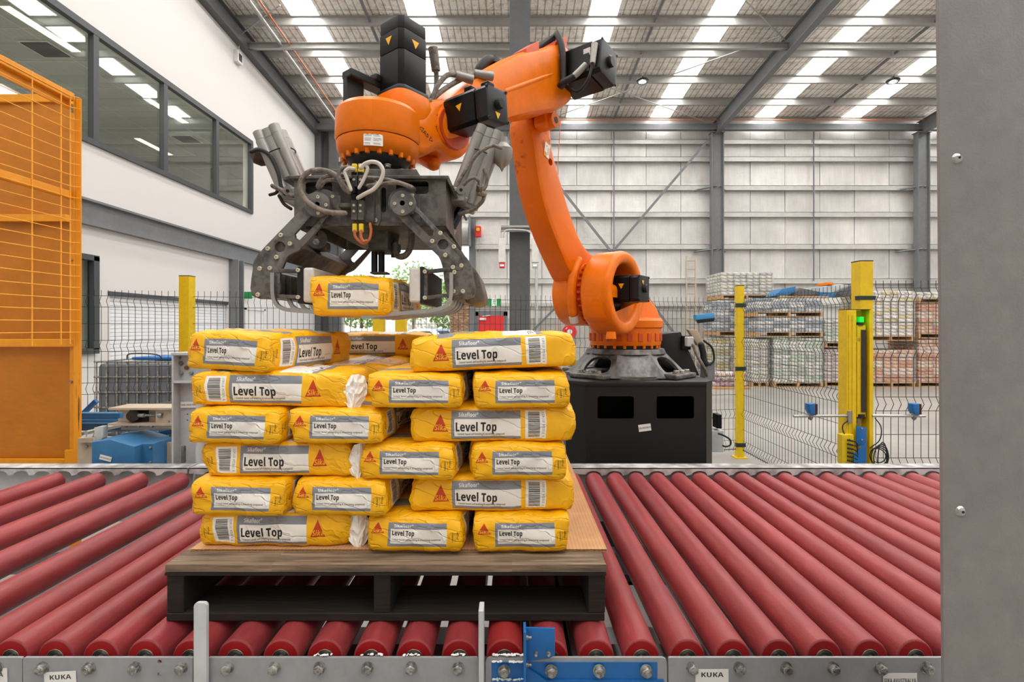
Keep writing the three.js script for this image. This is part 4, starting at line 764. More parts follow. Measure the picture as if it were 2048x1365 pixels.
  { const a = o(m3.x + 0.1, m3.y - 0.03, -fq - 0.15), b = o(m3.x + 0.14, m3.y - 0.09, -fq - 0.1); part(mot3, 'plug', [cyl(a, b, 0.018, 0.016, 14)], M.alu, L); const c = o(m3.x + 0.1, m3.y + 0.06, -fq - 0.2), d = o(m3.x + 0.125, m3.y - 0.05, -fq - 0.2); part(mot3, 'plug', cyl(c, d, 0.018, 0.015, 14), M.alu, L);
    part(R, 'motor_cable', cappedTube([d, o(d.x + 0.01, d.y - 0.08, d.z + 0.02), o(d.x + 0.01, d.y - 0.12, d.z + 0.08), o(d.x - 0.0, d.y - 0.06, d.z + 0.15), o(m3.x + 0.1, m3.y - 0.02, -fq - 0.02)], 0.008, 40, 8), M.rubber, L);
    part(R, 'motor_cable', cappedTube([b, o(b.x + 0.03, b.y - 0.03, b.z + 0.06), o(m3.x + 0.13, m3.y - 0.1, -fq - 0.03), o(m3.x + 0.12, m3.y + 0.08, -fq - 0.02), o(m3.x + 0.09, m3.y + 0.2, -fq + 0.03), o(m3.x + 0.02, m3.y + 0.24, -0.05), RP(1060, 104, 0.03), RP(1005, 126, 0.05), RP(985, 140, 0.05)], 0.017, 60, 8), M.rubber, L); }
  part(R, 'cable_grommet', [cyl(RP(985, 132, 0.02), RP(985, 118, 0.02), 0.045, 0.035, 20), cappedTube([RP(990, 122, 0.02), RP(975, 120, 0.04), RP(960, 136, 0.04), RP(950, 160, 0.02)], 0.022, 24, 8)], M.rubber, L);
  // wrist: ring over the flange, rear lobe reaching to axis five
  const RX = REACH, yT = Y(229, 1.9) - PLT, yM = Y(291, 1.9) - PLT, yB = Y(325, 1.9) - PLT, rW = 0.155;
  const wr = part(R, 'wrist_housing', lathe([[0, yT + 0.012], [rW - 0.05, yT + 0.012], [rW - 0.012, yT + 0.004], [rW, yT - 0.012], [rW + 0.003, yM + 0.012], [rW - 0.002, yM]], o(RX, 0, 0), V(0, 1, 0), 56), M.orange, L);
  part(wr, 'groove', cyl(o(RX, yM - 0.003, 0), o(RX, yM + 0.003, 0), rW - 0.006, rW - 0.006, 48), M.orangeDeep, L);
  const collar = part(R, 'wrist_collar', lathe([[rW - 0.002, yM - 0.004], [rW - 0.004, yM - 0.03], [rW - 0.014, yB + 0.012], [rW - 0.03, yB], [0.1, yB + 0.004]], o(RX, 0, 0), V(0, 1, 0), 56), M.orange, L);
  for (let i = 0; i < 20; i++) { const a = i / 20 * 6.2832, p = o(RX + (rW - 0.025) * Math.cos(a), yB - 0.004, (rW - 0.025) * Math.sin(a)); part(collar, 'collar_screw', cyl(o(p.x, yB - 0.009, p.z), o(p.x, yB + 0.008, p.z), 0.0085, 0.0085, 12), M.orange, L); }
  part(R, 'tool_flange', lathe([[0, yB - 0.035], [0.085, yB - 0.035], [0.1, yB - 0.028], [0.117, yB + 0.0], [0.12, yB + 0.02]], o(RX, 0, 0), V(0, 1, 0), 48), mat('dark_flange', '#2c2d2e', 0.45, 0.4), L);
  for (let i = 0; i < 8; i++) { const a = i / 8 * 6.2832 + 0.3; part(R, 'flange_bolt', hexBolt(o(RX + 0.092 * Math.cos(a), yB - 0.033, 0.092 * Math.sin(a)), V(0, -1, 0), 0.012, 0.012, 0.014), M.zinc, L); }
  // lobe from the ring to axis five
  const A5 = RP(905, 258, 0.12);
  const lobe = [[RX + 0.06, yT - 0.005], [RX - 0.1, yT + 0.0], [A5.x + 0.1, A5.y + 0.09], [A5.x - 0.02, A5.y + 0.115], [A5.x - 0.105, A5.y + 0.05], [A5.x - 0.115, A5.y - 0.04], [A5.x - 0.05, A5.y - 0.105], [A5.x + 0.06, A5.y - 0.1], [RX - 0.12, yM - 0.03], [RX + 0.04, yM + 0.0]];
  const lb = part(R, 'wrist_lobe', prism(smoothPoly(lobe, 6), -0.12, 0.1, 0.03, [], 3), M.orange, L);
  part(R, 'wrist_bearing', [cyl(o(A5.x, A5.y, -0.135), o(A5.x, A5.y, -0.11), 0.085, 0.085, 36)], M.orangeDeep, L);
  part(R, 'wrist_lug', cappedTube([o(A5.x + 0.02, A5.y - 0.1, 0.02), o(A5.x + 0.02, A5.y - 0.13, -0.03)], 0.03, 8, 10), M.orange, L);
  // black lettering A5 and A6 cast marks with arrows
  const mark = canvasMat(256, 128, (x, w, h) => { x.clearRect(0, 0, w, h); x.fillStyle = '#1a1208'; x.strokeStyle = '#1a1208'; x.lineWidth = 8; x.beginPath(); x.moveTo(20, 64); x.lineTo(70, 30); x.lineTo(70, 98); x.closePath(); x.stroke(); x.font = 'bold 76px sans-serif'; x.textAlign = 'left'; x.textBaseline = 'middle'; x.fillText('A5', 82, 66); x.beginPath(); x.moveTo(245, 64); x.lineTo(200, 30); x.lineTo(200, 98); x.closePath(); x.stroke(); }); mark.alphaTest = 0.5; mark.transparent = false;
  for (const [px, py, tw] of [[852, 268, -0.5], [876, 245, 1.45]]) { const s = RP(px, py, 0.12), g = new THREE.PlaneGeometry(0.085, 0.036); g.rotateY(Math.PI); g.rotateZ(-tw); g.translate(s.x, s.y, -0.1206); part(lb, 'axis_mark', g, mark, { local: true, uv: true }); }
  { const h = 0.046; // rating plate wrapped on the collar
    const dir = V(0, 0, 0).sub(GC).setY(0).normalize(), ang = Math.atan2(-dir.dot(N), dir.dot(U)) + 0.12, g = new THREE.CylinderGeometry(rW - 0.003, rW - 0.003, h, 12, 1, true, Math.PI / 2 - ang - 0.22, 0.44); g.translate(RX, yM - 0.032, 0);
    part(collar, 'rating_plate', g, canvasMat(256, 200, (x, W_, H_) => { x.fillStyle = '#ecebe6'; x.fillRect(0, 0, W_, H_); x.fillStyle = '#444'; for (let r = 0; r < 10; r++) { if (r === 3 || r === 7) continue; x.fillRect(14, 14 + r * 18, 60 + (r * 37) % 40, 6); x.fillRect(130, 14 + r * 18, 70 + (r * 53) % 45, 6); } }), { local: true, uv: true }); }
  // motor of axis six, standing on the wrist
  const mx = RX - 0.095, my = Y(208, 1.9) - PLT, ms = 0.07, mh = Y(46, 1.95) - PLT - 0.015;
  part(R, 'motor_saddle', (() => { const g = new THREE.CylinderGeometry(0.105, 0.125, 0.15, 4, 1); g.rotateY(Math.PI / 4); g.translate(mx, my - 0.03, -0.03); return [squircle(mx, -0.03, [[my - 0.16, 0.03], [my - 0.13, 0.06], [my - 0.07, 0.085], [my - 0.0, 0.094], [my + 0.041, 0.086]])]; })(), M.orange, L);
  const oct = (s) => { const c = s * 0.24; return [[-s + c, -s], [s - c * 1.4, -s], [s - c * 1.2, -s + c * 0.5], [s - c * 0.5, -s + c * 1.2], [s, -s + c], [s, s - c], [s - c, s], [-s + c, s], [-s, s - c], [-s, -s + c]]; };
  const slab = (y0, y1, s) => { const g = prism(oct(s), y0, y1, 0.003); g.rotateX(-Math.PI / 2); return g.translate(mx, 0, -0.03); };
  part(R, 'motor_flange', slab(my + 0.04, my + 0.06, ms * 1.1), mat('blue_black_flange', '#232b33', 0.4, 0.2), L);
  const h4 = (mh - my - 0.06) / 3, mh6 = part(R, 'motor_housing', slab(my + 0.06, my + 0.06 + h4 * 1.55, ms), M.blackPlastic, L);
  part(mh6, 'upper_housing', slab(my + 0.061 + h4 * 1.55, my + 0.06 + h4 * 2.45, ms * 1.0), M.blackPlastic, L); part(mh6, 'end_cap', slab(my + 0.061 + h4 * 2.45, mh, ms * 0.98), M.motorCap, L);
  warn(mh6, o(mx + ms + 0.001, my + 0.06 + h4 * 2.1, -0.03), 1, 0, 0, 0.02); warn(mh6, o(mx, my + 0.06 + h4 * 2.0, -0.03 - ms - 0.001), 0, 0, -1, 0.02);
  // plugs and cables on top of the wrist
  const c1 = RP(866, 96, 0.05), c2 = RP(872, 142, 0.05);
  part(R, 'cable_plug', [cyl(c1, c2, 0.02, 0.018, 16), cyl(RP(872, 142, 0.05), RP(873, 150, 0.05), 0.012, 0.01, 12)], M.hose, L);
  part(R, 'motor_cable', cappedTube([RP(873, 148, 0.05), RP(872, 175, 0.05), RP(864, 195, 0.08), RP(860, 205, 0.1)], 0.01, 24, 8), M.hose, L);
  for (const [pa, pb, pts] of [[[912, 150], [946, 160], [[912, 150], [895, 150], [878, 168], [866, 192], [862, 204]]], [[948, 147], [985, 153], [[948, 148], [920, 160], [892, 176], [872, 192], [864, 206]]]]) { part(R, 'cable_plug', cyl(RP(pa[0], pa[1], 0.12), RP(pb[0], pb[1], 0.16), 0.017, 0.019, 16), M.alu, L); part(R, 'motor_cable', cappedTube(pts.map(([a, b], i) => RP(a, b, 0.12 - i * 0.008)), 0.0105, 30, 8), M.hose, L); }
  // motor of axis five
  const m5 = RP(905, 240, 0.12), mot5 = motor(m5.x - 0.012, m5.y + 0.004, 0.066, 0.125, 0.35, -0.12);
  warn(mot5, o(m5.x + 0.056, m5.y + 0.01, -0.21), 1, -0.12, 0, 0.018); warn(mot5, o(m5.x - 0.01, m5.y - 0.036, -0.352), 0, 0, -1, 0.017);
  part(mot5, 'plug_socket', [bx(m5.x - 0.03, m5.x + 0.01, m5.y + 0.06, m5.y + 0.1, -0.32, -0.28, 0.006), bx(m5.x + 0.0, m5.x + 0.03, m5.y + 0.06, m5.y + 0.095, -0.25, -0.21, 0.006)], M.blackPlastic, L);
  // black bracket behind the standing motor
  const bk0 = RP(712, 196, -0.1);
  part(R, 'support_bracket', [bx(RX + 0.02, RX + 0.1, yT - 0.01, yT + 0.14, 0.06, 0.085, 0.006), bx(RX - 0.08, RX + 0.1, yT + 0.12, yT + 0.15, 0.03, 0.09, 0.006), bx(RX - 0.06, RX + 0.0, yT + 0.14, yT + 0.17, 0.02, 0.07, 0.01)], mat('black_bracket', '#26282a', 0.5, 0.2), L);
}
{ // control cabinet behind the foot
  const z = 3.75, t = thing('robot_connector_box', 'black angled connection box with grey plugs behind the robot foot', 'box', W(1360, 758, z));
  part(t, 'housing', pprism([[1318, 668], [1362, 664], [1400, 752], [1330, 756]], z, 0.35, 0.01), M.blackSteel);
  part(t, 'connector_plate', pbx(1364, 1382, 672, 700, z - 0.03, 0.06, 0.005), M.blackPlastic); part(t, 'plug', pbx(1374, 1388, 674, 694, z - 0.08, 0.08, 0.008), M.frameGrey); part(t, 'plug', pprism([[1376, 660], [1396, 660], [1408, 690], [1396, 692]], z + 0.05, 0.05, 0.004), M.frameWarm);
  part(t, 'cable', cappedTube([W(1386, 690, z - 0.08), W(1395, 712, z - 0.1), W(1408, 736, z - 0.1), W(1414, 752, z - 0.05)], 0.012, 24, 8), M.hose); part(t, 'cable', cappedTube([W(1402, 690, z), W(1406, 705, z), W(1408, 722, z), W(1412, 728, z)], 0.024, 20, 8), M.rubber); part(t, 'cable', cappedTube([W(1408, 682, z), W(1424, 696, z), W(1428, 720, z), W(1420, 730, z)], 0.008, 20, 8), M.rubber);
  part(t, 'switch_box', pbx(1410, 1430, 724, 760, z, 0.1, 0.005), M.steelGrey);
}
// ---------------------------------------------------------------- bag gripper under the wrist
{
  const z0 = 1.62, z1 = 2.13, t = thing('bag_gripper', 'dusty dark steel bag gripper with fork tines, hoses and two air cylinders', 'gripper', V(GC.x, Y(632, z0), -1.88));
  const B = (a, b, c, d, z, dep, r = 0) => pbx(a, b, c, d, z, dep, r);
  const yTop = Y(338, 1.66);
  part(t, 'mounting_plate', bx(X(622, 1.66), X(833, 1.66), Y(354, 1.66), Math.max(yTop, Y(354, 1.66) + 0.02), -1.66, -2.12, 0.003), M.gripSteel);
  part(t, 'adapter_boss', cyl(V(GC.x, yTop - 0.002, GC.z), V(GC.x, Y(322, 1.9), GC.z), 0.075, 0.07, 32), M.gripSteel);
  // body: folded front plate with cut-outs, back plate, top with turned-down lips, dark belly
  const hole = (a, b, c, d, r = 0.01) => rrect(X(a, z0), X(b, z0), Y(d, z0), Y(c, z0), r);
  const front = [[588, 359], [892, 359], [892, 452], [588, 452]].map(([a, b]) => [X(a, z0), Y(b, z0)]);
  const fp = part(t, 'front_plate', prism(front, -z0, -z0 - 0.01, 0.001, [hole(611, 664, 364, 388), hole(792, 857, 363, 388), hole(762, 772, 375, 425, 0.008)]), M.gripSteel);
  part(t, 'back_plate', prism(front, -z1 + 0.01, -z1, 0.001), M.gripSteel);
  const bx0 = X(580, z0), bx1 = X(898, z0), yb = Y(360, z0);
  part(t, 'top_plate', bx(bx0, bx1, yb, Y(353, z0), -z0 + 0.012, -z1, 0.003), M.gripSteel);
  part(t, 'lip', prism([[bx0, yb + 0.01], [bx0 - 0.018, yb + 0.004], [bx0 - 0.018, yb - 0.004], [bx0, yb]], -z0 + 0.01, -z1), M.gripSteel); part(t, 'lip', prism([[bx1, yb + 0.01], [bx1 + 0.014, yb - 0.022], [bx1 + 0.006, yb - 0.024], [bx1 - 0.006, yb]], -z0 + 0.01, -z1), M.gripSteel);
  part(t, 'side_plate', bx(X(892, z0) - 0.008, X(892, z0), Y(452, z0), yb, -z0 - 0.01, -z1 + 0.02), M.gripSteel); part(t, 'side_plate', bx(X(588, z0), X(588, z0) + 0.008, Y(452, z0), yb, -z0 - 0.01, -z1 + 0.02), M.gripSteel);
  part(t, 'inner_box', bx(X(600, z0), X(880, z0), Y(450, z0), Y(366, z0), -z0 - 0.04, -z0 - 0.06), M.gripSteel);
  part(t, 'belly_plate', bx(X(640, z0), X(890, z0), Y(452, z0), Y(446, z0), -z0 - 0.012, -z1 + 0.02, 0.002), M.gripSteel);
  part(t, 'lower_lip', pprism([[593, 440], [612, 452], [612, 458], [604, 462], [593, 455]], z0, 0.08, 0.001), M.gripSteel);
  // hubs
  const screwAt = (par, px, py, z, r = 0.0065, name = 'screw') => part(par, name, capScrew(W(px, py, z), V(0, 0, 1), r, r * 1.1), M.screw);
  for (const [hx, hy, off] of [[637, 411, 12], [806, 408, 2]]) {
    const hz = z0 - 0.001, plate = part(t, 'bearing_plate', [B(hx + off - 26, hx + off + 32, hy - 20, hy + 38, hz, 0.008, 0.002)].concat(cyl(W(hx + off, hy, hz), W(hx + off, hy, hz - 0.012), 31 * hz / F, 31 * hz / F, 36)), M.castGrey);
    for (const a of [0.8, 2.4, 3.9, 5.5]) screwAt(plate, hx + off + 24 * Math.cos(a), hy + 24 * Math.sin(a), hz - 0.012, 0.0055);
  }
  // arms: a pair each side, in front and behind
  const armL = [[628, 398], [640, 392], [652, 398], [664, 414], [656, 432], [602, 497], [594, 503], [576, 512], [566, 534], [560, 545], [556, 594], [504, 592], [505, 540], [507, 524], [517, 508], [560, 462], [612, 410]];
  const armR = [[795, 398], [806, 390], [818, 396], [838, 418], [880, 462], [924, 506], [938, 522], [944, 540], [948, 594], [898, 594], [888, 560], [886, 540], [878, 515], [864, 500], [845, 482], [792, 428], [786, 412]];
  const slotL = [[618, 438], [638, 430], [645, 436], [602, 490], [592, 478]].map((p) => p), slotR = [[826, 422], [838, 428], [868, 462], [866, 472], [858, 473], [820, 434], [818, 424]];
  const slotLL = [[612, 442], [628, 424], [641, 432], [641, 440], [599, 482], [590, 476], [588, 468]];
  const zA = 1.592;
  const mirror = (pts, c) => pts;
  const screwsL = [[563, 471], [581, 488], [537, 498], [554, 515], [521, 538], [541, 537], [517, 590]], screwsR = [[881, 467], [865, 483], [908, 494], [891, 511], [906, 535], [923, 532], [907, 583], [926, 583], [909, 545]];
  for (const [out, slot, hx, hy, scr, hole_, name] of [[armL, slotLL, 637, 411, screwsL, [560, 494, 10.5], 'left'], [armR, slotR, 806, 408, screwsR, [886, 489, 10.5], 'right']]) {
    for (const zz of [zA, z1 + 0.012]) {
      // outline traced at the front, the rear one is its copy at the back of the gripper
      const to = ([a, b]) => [X(a, zA), Y(b, zA)];
      const a = part(t, 'arm_plate', prism(smoothPoly(out.map(to), 3), -zz, -zz - 0.012, 0.0012, [slot.map(to), circ(X(hole_[0], zA), Y(hole_[1], zA), hole_[2] * zA / F, 22)]), M.gripPlate);
      if (zz === zA) {
        part(a, 'hub_disc', [lathe([[0, 0.0], [0.0085, 0], [0.0085, 0.012], [0.024, 0.012], [0.039, 0.012], [0.041, 0.009], [0.041, -0.014]], W(hx, hy, zA), V(0, 0, 1), 36)], M.castGrey);
        for (let i = 0; i < 4; i++) { const q = i * Math.PI / 2; screwAt(a, hx + 16 * Math.cos(q), hy + 16 * Math.sin(q), zA - 0.012, 0.0055); }
        for (const [x, y] of scr) screwAt(a, x, y, zA, 0.0068);
        part(a, 'blind_disc', cyl(V(X(hole_[0], zA), Y(hole_[1], zA), -zA - 0.013), V(X(hole_[0], zA), Y(hole_[1], zA), -zA - 0.02), 0.02, 0.02, 20), M.gripSteel);
      }
    }
    part(t, 'hub_shaft', cyl(W(hx, hy, zA), V(X(hx, zA), Y(hy, zA), -z1 - 0.012), 0.02, 0.02, 20), M.steel);
    // cross beam between front and rear arm
    const c0 = name === 'left' ? [556, 492] : [890, 489];
    part(t, 'cross_beam', (() => { const g = bx(-0.028, 0.028, -0.033, 0.033, -zA - 0.012, -z1 - 0.012); g.rotateZ(name === 'left' ? -0.75 : 0.75); return g.translate(X(c0[0], zA), Y(c0[1], zA), 0); })(), mat('dusty_brown_beam', '#6e625a', 0.6, 0.3, { map: rep(T.dirt, 2) }));
    // foot plate that carries the tines
    const fx0 = name === 'left' ? 520 : 893, fx1 = name === 'left' ? 556 : 930;
    part(t, 'tine_carrier', [bx(X(fx0, zA), X(fx0, zA) + 0.012, Y(596, zA), Y(540, zA), -zA - 0.012, -z1 - 0.012), bx(X(fx0, zA), X(fx1, zA), Y(596, zA), Y(592, zA), -zA - 0.012, -z1)], M.gripPlate);
  }
  // rear wing of the right arm pair
  part(t, 'rear_wing', prism(smoothPoly([[932, 528], [948, 535], [958, 558], [963, 600], [930, 604], [928, 560]], 4).map(([a, b]) => [X(a, 1.66), Y(b, 1.66)]), -1.7, -2.05, 0.001), M.gripSteel);
  // tines: bent flat bars
  const tine = (side, z, i) => {
    const r = 0.0065, q = (a, b) => { const p = W(a, b, 1.58); return V(p.x, p.y, -z); };
    const pts = side === 'left' ? [q(546, 546), q(546, 580), q(548, 598), q(556, 612), q(570, 619), q(590, 622), q(640, 625), q(700, 629)] : [q(903, 546), q(903, 580), q(901, 598), q(892, 612), q(876, 619), q(850, 623), q(790, 628), q(724, 634)];
    const c = new THREE.CatmullRomCurve3(pts, false, 'catmullrom', 0.3), n = 36, pp = c.getPoints(n), g = [];
    const sh = new THREE.Shape([[-r, -r * 0.9], [r, -r * 0.9], [r, r * 0.9], [-r, r * 0.9]].map((p) => new THREE.Vector2(...p)));
    part(t, 'tine', toCreasedNormals(new THREE.ExtrudeGeometry(sh, { steps: n, extrudePath: c }), 0.5), M.steel);
  };
  [1.58, 1.69, 1.78, 1.87, 1.96].forEach((z, i) => { tine('left', z, i); tine('right', z + (i ? 0.012 : 0), i); });
  // side clamps: white pads in black frames
  for (const s of ['left', 'right']) {
    const l = s === 'left', zc = 1.61;
    part(t, 'clamp_pad', bx(X(l ? 612 : 821, zc), X(l ? 634 : 843, zc), Y(606, zc), Y(537, zc), -1.585, -2.0, 0.008), M.whitePad, { label: 'white polymer clamp pad' });
    part(t, 'pad_backing', bx(X(l ? 600 : 842, zc), X(l ? 612 : 850, zc), Y(608, zc), Y(535, zc), -1.59, -2.0, 0.002), M.blackSteel);
    const fr = l ? [[540, 537], [600, 539], [600, 547], [540, 545]] : [[850, 540], [925, 532], [925, 540], [850, 548]], fr2 = l ? [[535, 588], [600, 591], [600, 598], [535, 596]] : [[850, 592], [925, 584], [925, 590], [850, 600]];
    part(t, 'clamp_frame', [pprism(fr, zc - 0.02, 0.01, 0.001), pprism(fr2, zc - 0.02, 0.01, 0.001), B(l ? 594 : 846, l ? 603 : 855, 537, 600, zc - 0.018, 0.012, 0.002)], M.gripPlate);
    part(t, 'slide_block', B(l ? 560 : 893, l ? 570 : 906, 552, 590, 1.7, 0.25, 0.002), M.gripSteel);
    for (const y of l ? [541, 595] : [544, 596]) screwAt(t, l ? 597 : 850, y, zc - 0.02, 0.0065);
  }
  // pusher rods and block in the middle
  part(t, 'pusher_block', [B(736, 776, 458, 500, 1.7, 0.12, 0.003), B(740, 772, 452, 460, 1.69, 0.14, 0.002)], M.gripSteel);
  part(t, 'pusher_rod', cyl(W(749, 500, 1.76), W(749, 547, 1.76), 0.011, 0.011, 16), M.blackSteel); part(t, 'pusher_rod', cyl(W(763, 500, 1.76), W(763, 547, 1.76), 0.011, 0.011, 16), M.blackSteel);
  part(t, 'pusher_plate', B(740, 773, 544, 547, 1.74, 0.05), M.gripSteel);
  part(t, 'guide_bracket', pprism([[780, 460], [800, 460], [790, 515], [782, 515]], 1.78, 0.01, 0.001), M.gripSteel);
  part(t, 'hose', cappedTube([W(823, 455, 1.72), W(822, 490, 1.72), W(812, 510, 1.72), W(797, 513, 1.74), W(791, 500, 1.76), W(791, 488, 1.76)], 0.011, 30, 8), M.hose);
  part(t, 'hose_fitting', cyl(W(792, 505, 1.76), W(792, 490, 1.76), 0.017, 0.017, 12), M.gripSteel);
  // air cylinders
  const profile = (a, b, r, par) => { // four-lobed aluminium barrel
    const d = b.clone().sub(a).normalize(), e1 = V(0, 0, 1).cross(d).normalize(), e2 = d.clone().cross(e1), l = [];
    for (const [u, v] of [[1, 1], [1, -1], [-1, 1], [-1, -1]]) { const o = e1.clone().multiplyScalar(u * r * 0.62).addScaledVector(e2, v * r * 0.62); l.push(cyl(a.clone().add(o), b.clone().add(o), r * 0.4, r * 0.4, 16)); }
    l.push(cyl(a, b, r * 0.82, r * 0.82, 24)); return merge(l);
  };
  for (const [a, b, rod, z] of [[[548, 282], [596, 392], null, 1.86], [[975, 282], [927, 408], [[927, 408], [893, 476]], 1.86]]) {
    const A = W(a[0], a[1], z), Bp = W(b[0], b[1], z), left = a[0] < 700, c = part(t, 'air_cylinder', profile(A, Bp, 0.052), M.alu), d = Bp.clone().sub(A).normalize();
    part(c, 'end_cap', profile(A.clone().addScaledVector(d, -0.035), A.clone().addScaledVector(d, -0.002), 0.05), M.alu); part(c, 'head_cap', bar(Bp.clone().addScaledVector(d, -0.02), Bp.clone().addScaledVector(d, 0.02), 0.09, 0.09, 0.008), M.alu);
    const tie = new THREE.TorusGeometry(0.056, 0.0022, 6, 28); tie.applyQuaternion(new THREE.Quaternion().setFromUnitVectors(V(0, 0, 1), d)); const tp = A.clone().addScaledVector(d, 0.06); tie.translate(tp.x, tp.y, tp.z); part(c, 'cable_tie', tie, M.rubber);
    if (rod) { part(c, 'piston_rod', cyl(Bp, W(rod[1][0], rod[1][1], z), 0.017, 0.017, 16), mat('dark_chrome', '#3a3d48', 0.2, 0.9)); part(c, 'rod_end', cyl(W(899, 456, z), W(888, 484, z), 0.028, 0.026, 16), M.frameWarm); }
    // trunnion block on the body
    part(t, 'trunnion_block', left ? B(560, 592, 375, 400, 1.8, 0.1, 0.004) : B(893, 928, 374, 402, 1.76, 0.1, 0.004), M.alu); const tb = part(t, 'trunnion_pin', cyl(W(left ? 575 : 922, left ? 382 : 380, 1.79), W(left ? 575 : 922, left ? 382 : 380, 1.75), 0.016, 0.016, 20), M.alu); part(tb, 'pin_bore', cyl(W(left ? 575 : 922, left ? 382 : 380, 1.751), W(left ? 575 : 922, left ? 382 : 380, 1.748), 0.006, 0.006, 10), M.blackSteel);
    const sen = left ? [[520, 308], [498, 302], [516, 322]] : [[998, 300], [1004, 318], [1000, 326]];
    part(t, 'valve_silencer', left ? [lathe([[0, 0], [0.02, 0.002], [0.032, 0.02], [0.034, 0.045], [0.022, 0.06], [0.012, 0.07]], W(540, 322, z), V(-1, 0.45, 0.3), 20)] : [lathe([[0, -0.075], [0.008, -0.06], [0.024, -0.045], [0.038, -0.02], [0.038, 0.01], [0.02, 0.03], [0.02, 0.05]], W(1004, 303, z - 0.02), V(0, 1, 0.1), 20)], left ? mat('brown_grime', '#4d3d2f', 0.6, 0.2, { map: rep(T.dirt, 6) }) : M.alu);
  }
  // the rest of the left linkage behind
  part(t, 'clevis', [cyl(W(634, 478, 1.9), W(634, 478, 1.8), 0.035, 0.035, 24), bar(W(632, 440, 1.88), W(634, 478, 1.88), 0.04, 0.03), B(612, 650, 482, 500, 1.82, 0.06, 0.006)], M.castGrey); part(t, 'clevis_pin', cyl(W(632, 484, 1.81), W(632, 484, 1.79), 0.012, 0.012, 6), M.zinc);
  // valves and fittings
  const vz = 1.575;
  for (const x of [708, 721]) {
    part(t, 'valve_body', B(x - 5, x + 6, 350, 374, vz, 0.05, 0.002), M.gripSteel); part(t, 'valve_body', B(x - 6, x + 6, 400, 440, vz, 0.05, 0.002), M.gripSteel); for (const y of [360, 411, 423]) screwAt(t, x, y, vz, 0.004);
    part(t, 'push_fitting', cyl(W(x, 345, vz + 0.01), W(x, 352, vz + 0.01), 0.009, 0.009, 12), M.blackPlastic); part(t, 'cable_tag', B(x - 5, x + 5, 327, 344, vz, 0.012, 0.003), M.tagYellow, { label: 'yellow cable tag' }); part(t, 'cable_tag', B(x - 4, x + 5, 447, 464, vz, 0.012, 0.003), M.tagYellow, { label: 'yellow cable tag' });
    part(t, 'elbow_fitting', [cyl(W(x + (x < 715 ? -8 : 8), 372, vz - 0.01), W(x, 388, vz - 0.005), 0.011, 0.011, 12), cyl(W(x, 388, vz - 0.005), W(x + 2, 396, vz), 0.011, 0.011, 12)], M.blackPlastic);
  }
  part(t, 'valve_manifold', [B(730, 748, 352, 445, vz + 0.02, 0.06, 0.002), B(690, 702, 376, 384, vz + 0.01, 0.03, 0.004), B(676, 704, 405, 416, vz + 0.01, 0.035, 0.006)], M.gripSteel);
  part(t, 'mount_strip', pprism([[745, 372], [760, 380], [762, 440], [756, 452], [742, 448]], z0 - 0.006, 0.006, 0.001), M.gripPlate); screwAt(t, 752, 441, z0 - 0.006, 0.006); screwAt(t, 752, 366, z0 - 0.006, 0.006);
  const hose = (pts, r, m, z = vz) => part(t, 'hose', cappedTube(pts.map(([a, b, dz = 0]) => W(a, b, z + dz)), r, 48, 8), m);
  hose([[698, 384], [690, 378], [672, 352], [645, 341], [618, 344], [602, 362], [602, 384], [618, 406], [650, 423], [690, 427]], 0.0085, M.hose, 1.56);
  hose([[640, 380, 0.05], [636, 372], [645, 358], [665, 350], [690, 350]], 0.007, M.hose, 1.585); hose([[642, 382, 0.05], [640, 376], [650, 363], [668, 360], [690, 364]], 0.007, M.hose, 1.585);
  hose([[698, 382], [682, 362], [678, 346], [686, 336], [700, 335], [708, 340]], 0.006, M.hose, 1.555); hose([[702, 380], [694, 358], [690, 344], [698, 337], [708, 338]], 0.0055, M.hosePale, 1.55);
  hose([[716, 396, 0.01], [730, 388], [748, 378], [762, 360], [766, 342], [758, 328], [744, 324], [730, 328], [722, 336]], 0.0065, M.hosePale, 1.55); hose([[718, 376], [726, 362], [733, 346], [735, 336], [728, 330], [720, 334]], 0.0055, M.hosePale, 1.552);
  hose([[735, 356], [770, 359], [800, 366], [822, 374], [829, 380, 0.05]], 0.0065, M.hose, 1.585); hose([[735, 372], [765, 368], [795, 366], [818, 374], [828, 381, 0.05]], 0.0065, M.hose, 1.575);
  hose([[709, 462], [711, 474], [722, 485], [730, 486], [739, 478], [742, 462], [740, 448]], 0.0045, M.copper, 1.57); hose([[722, 462], [722, 474], [727, 483], [733, 482]], 0.005, M.copper, 1.56);
  // cables on the cylinders
  hose([[502, 304], [520, 300], [540, 312], [556, 345], [562, 372], [570, 388]], 0.007, M.rubber, 1.8); hose([[545, 372], [566, 382], [586, 392]], 0.008, M.hose, 1.76); hose([[558, 392], [568, 408], [582, 418]], 0.006, M.rubber, 1.78); hose([[540, 390], [552, 386], [556, 378]], 0.006, M.rubber, 1.78);
  hose([[1002, 296], [985, 292], [960, 304], [938, 330], [920, 360], [900, 395], [892, 402]], 0.0065, M.hose, 1.78); hose([[914, 384], [935, 362], [950, 356], [960, 366], [960, 376]], 0.0065, M.hose, 1.76); hose([[962, 384], [972, 372], [974, 352], [968, 340]], 0.006, M.hose, 1.8); hose([[970, 388], [964, 404], [945, 420], [918, 428]], 0.007, M.hose, 1.8);
  part(t, 'push_fitting', [cyl(W(960, 370, 1.76), W(958, 382, 1.78), 0.012, 0.012, 10), cyl(W(955, 384, 1.78), W(970, 390, 1.79), 0.013, 0.01, 10)], M.hose);
}
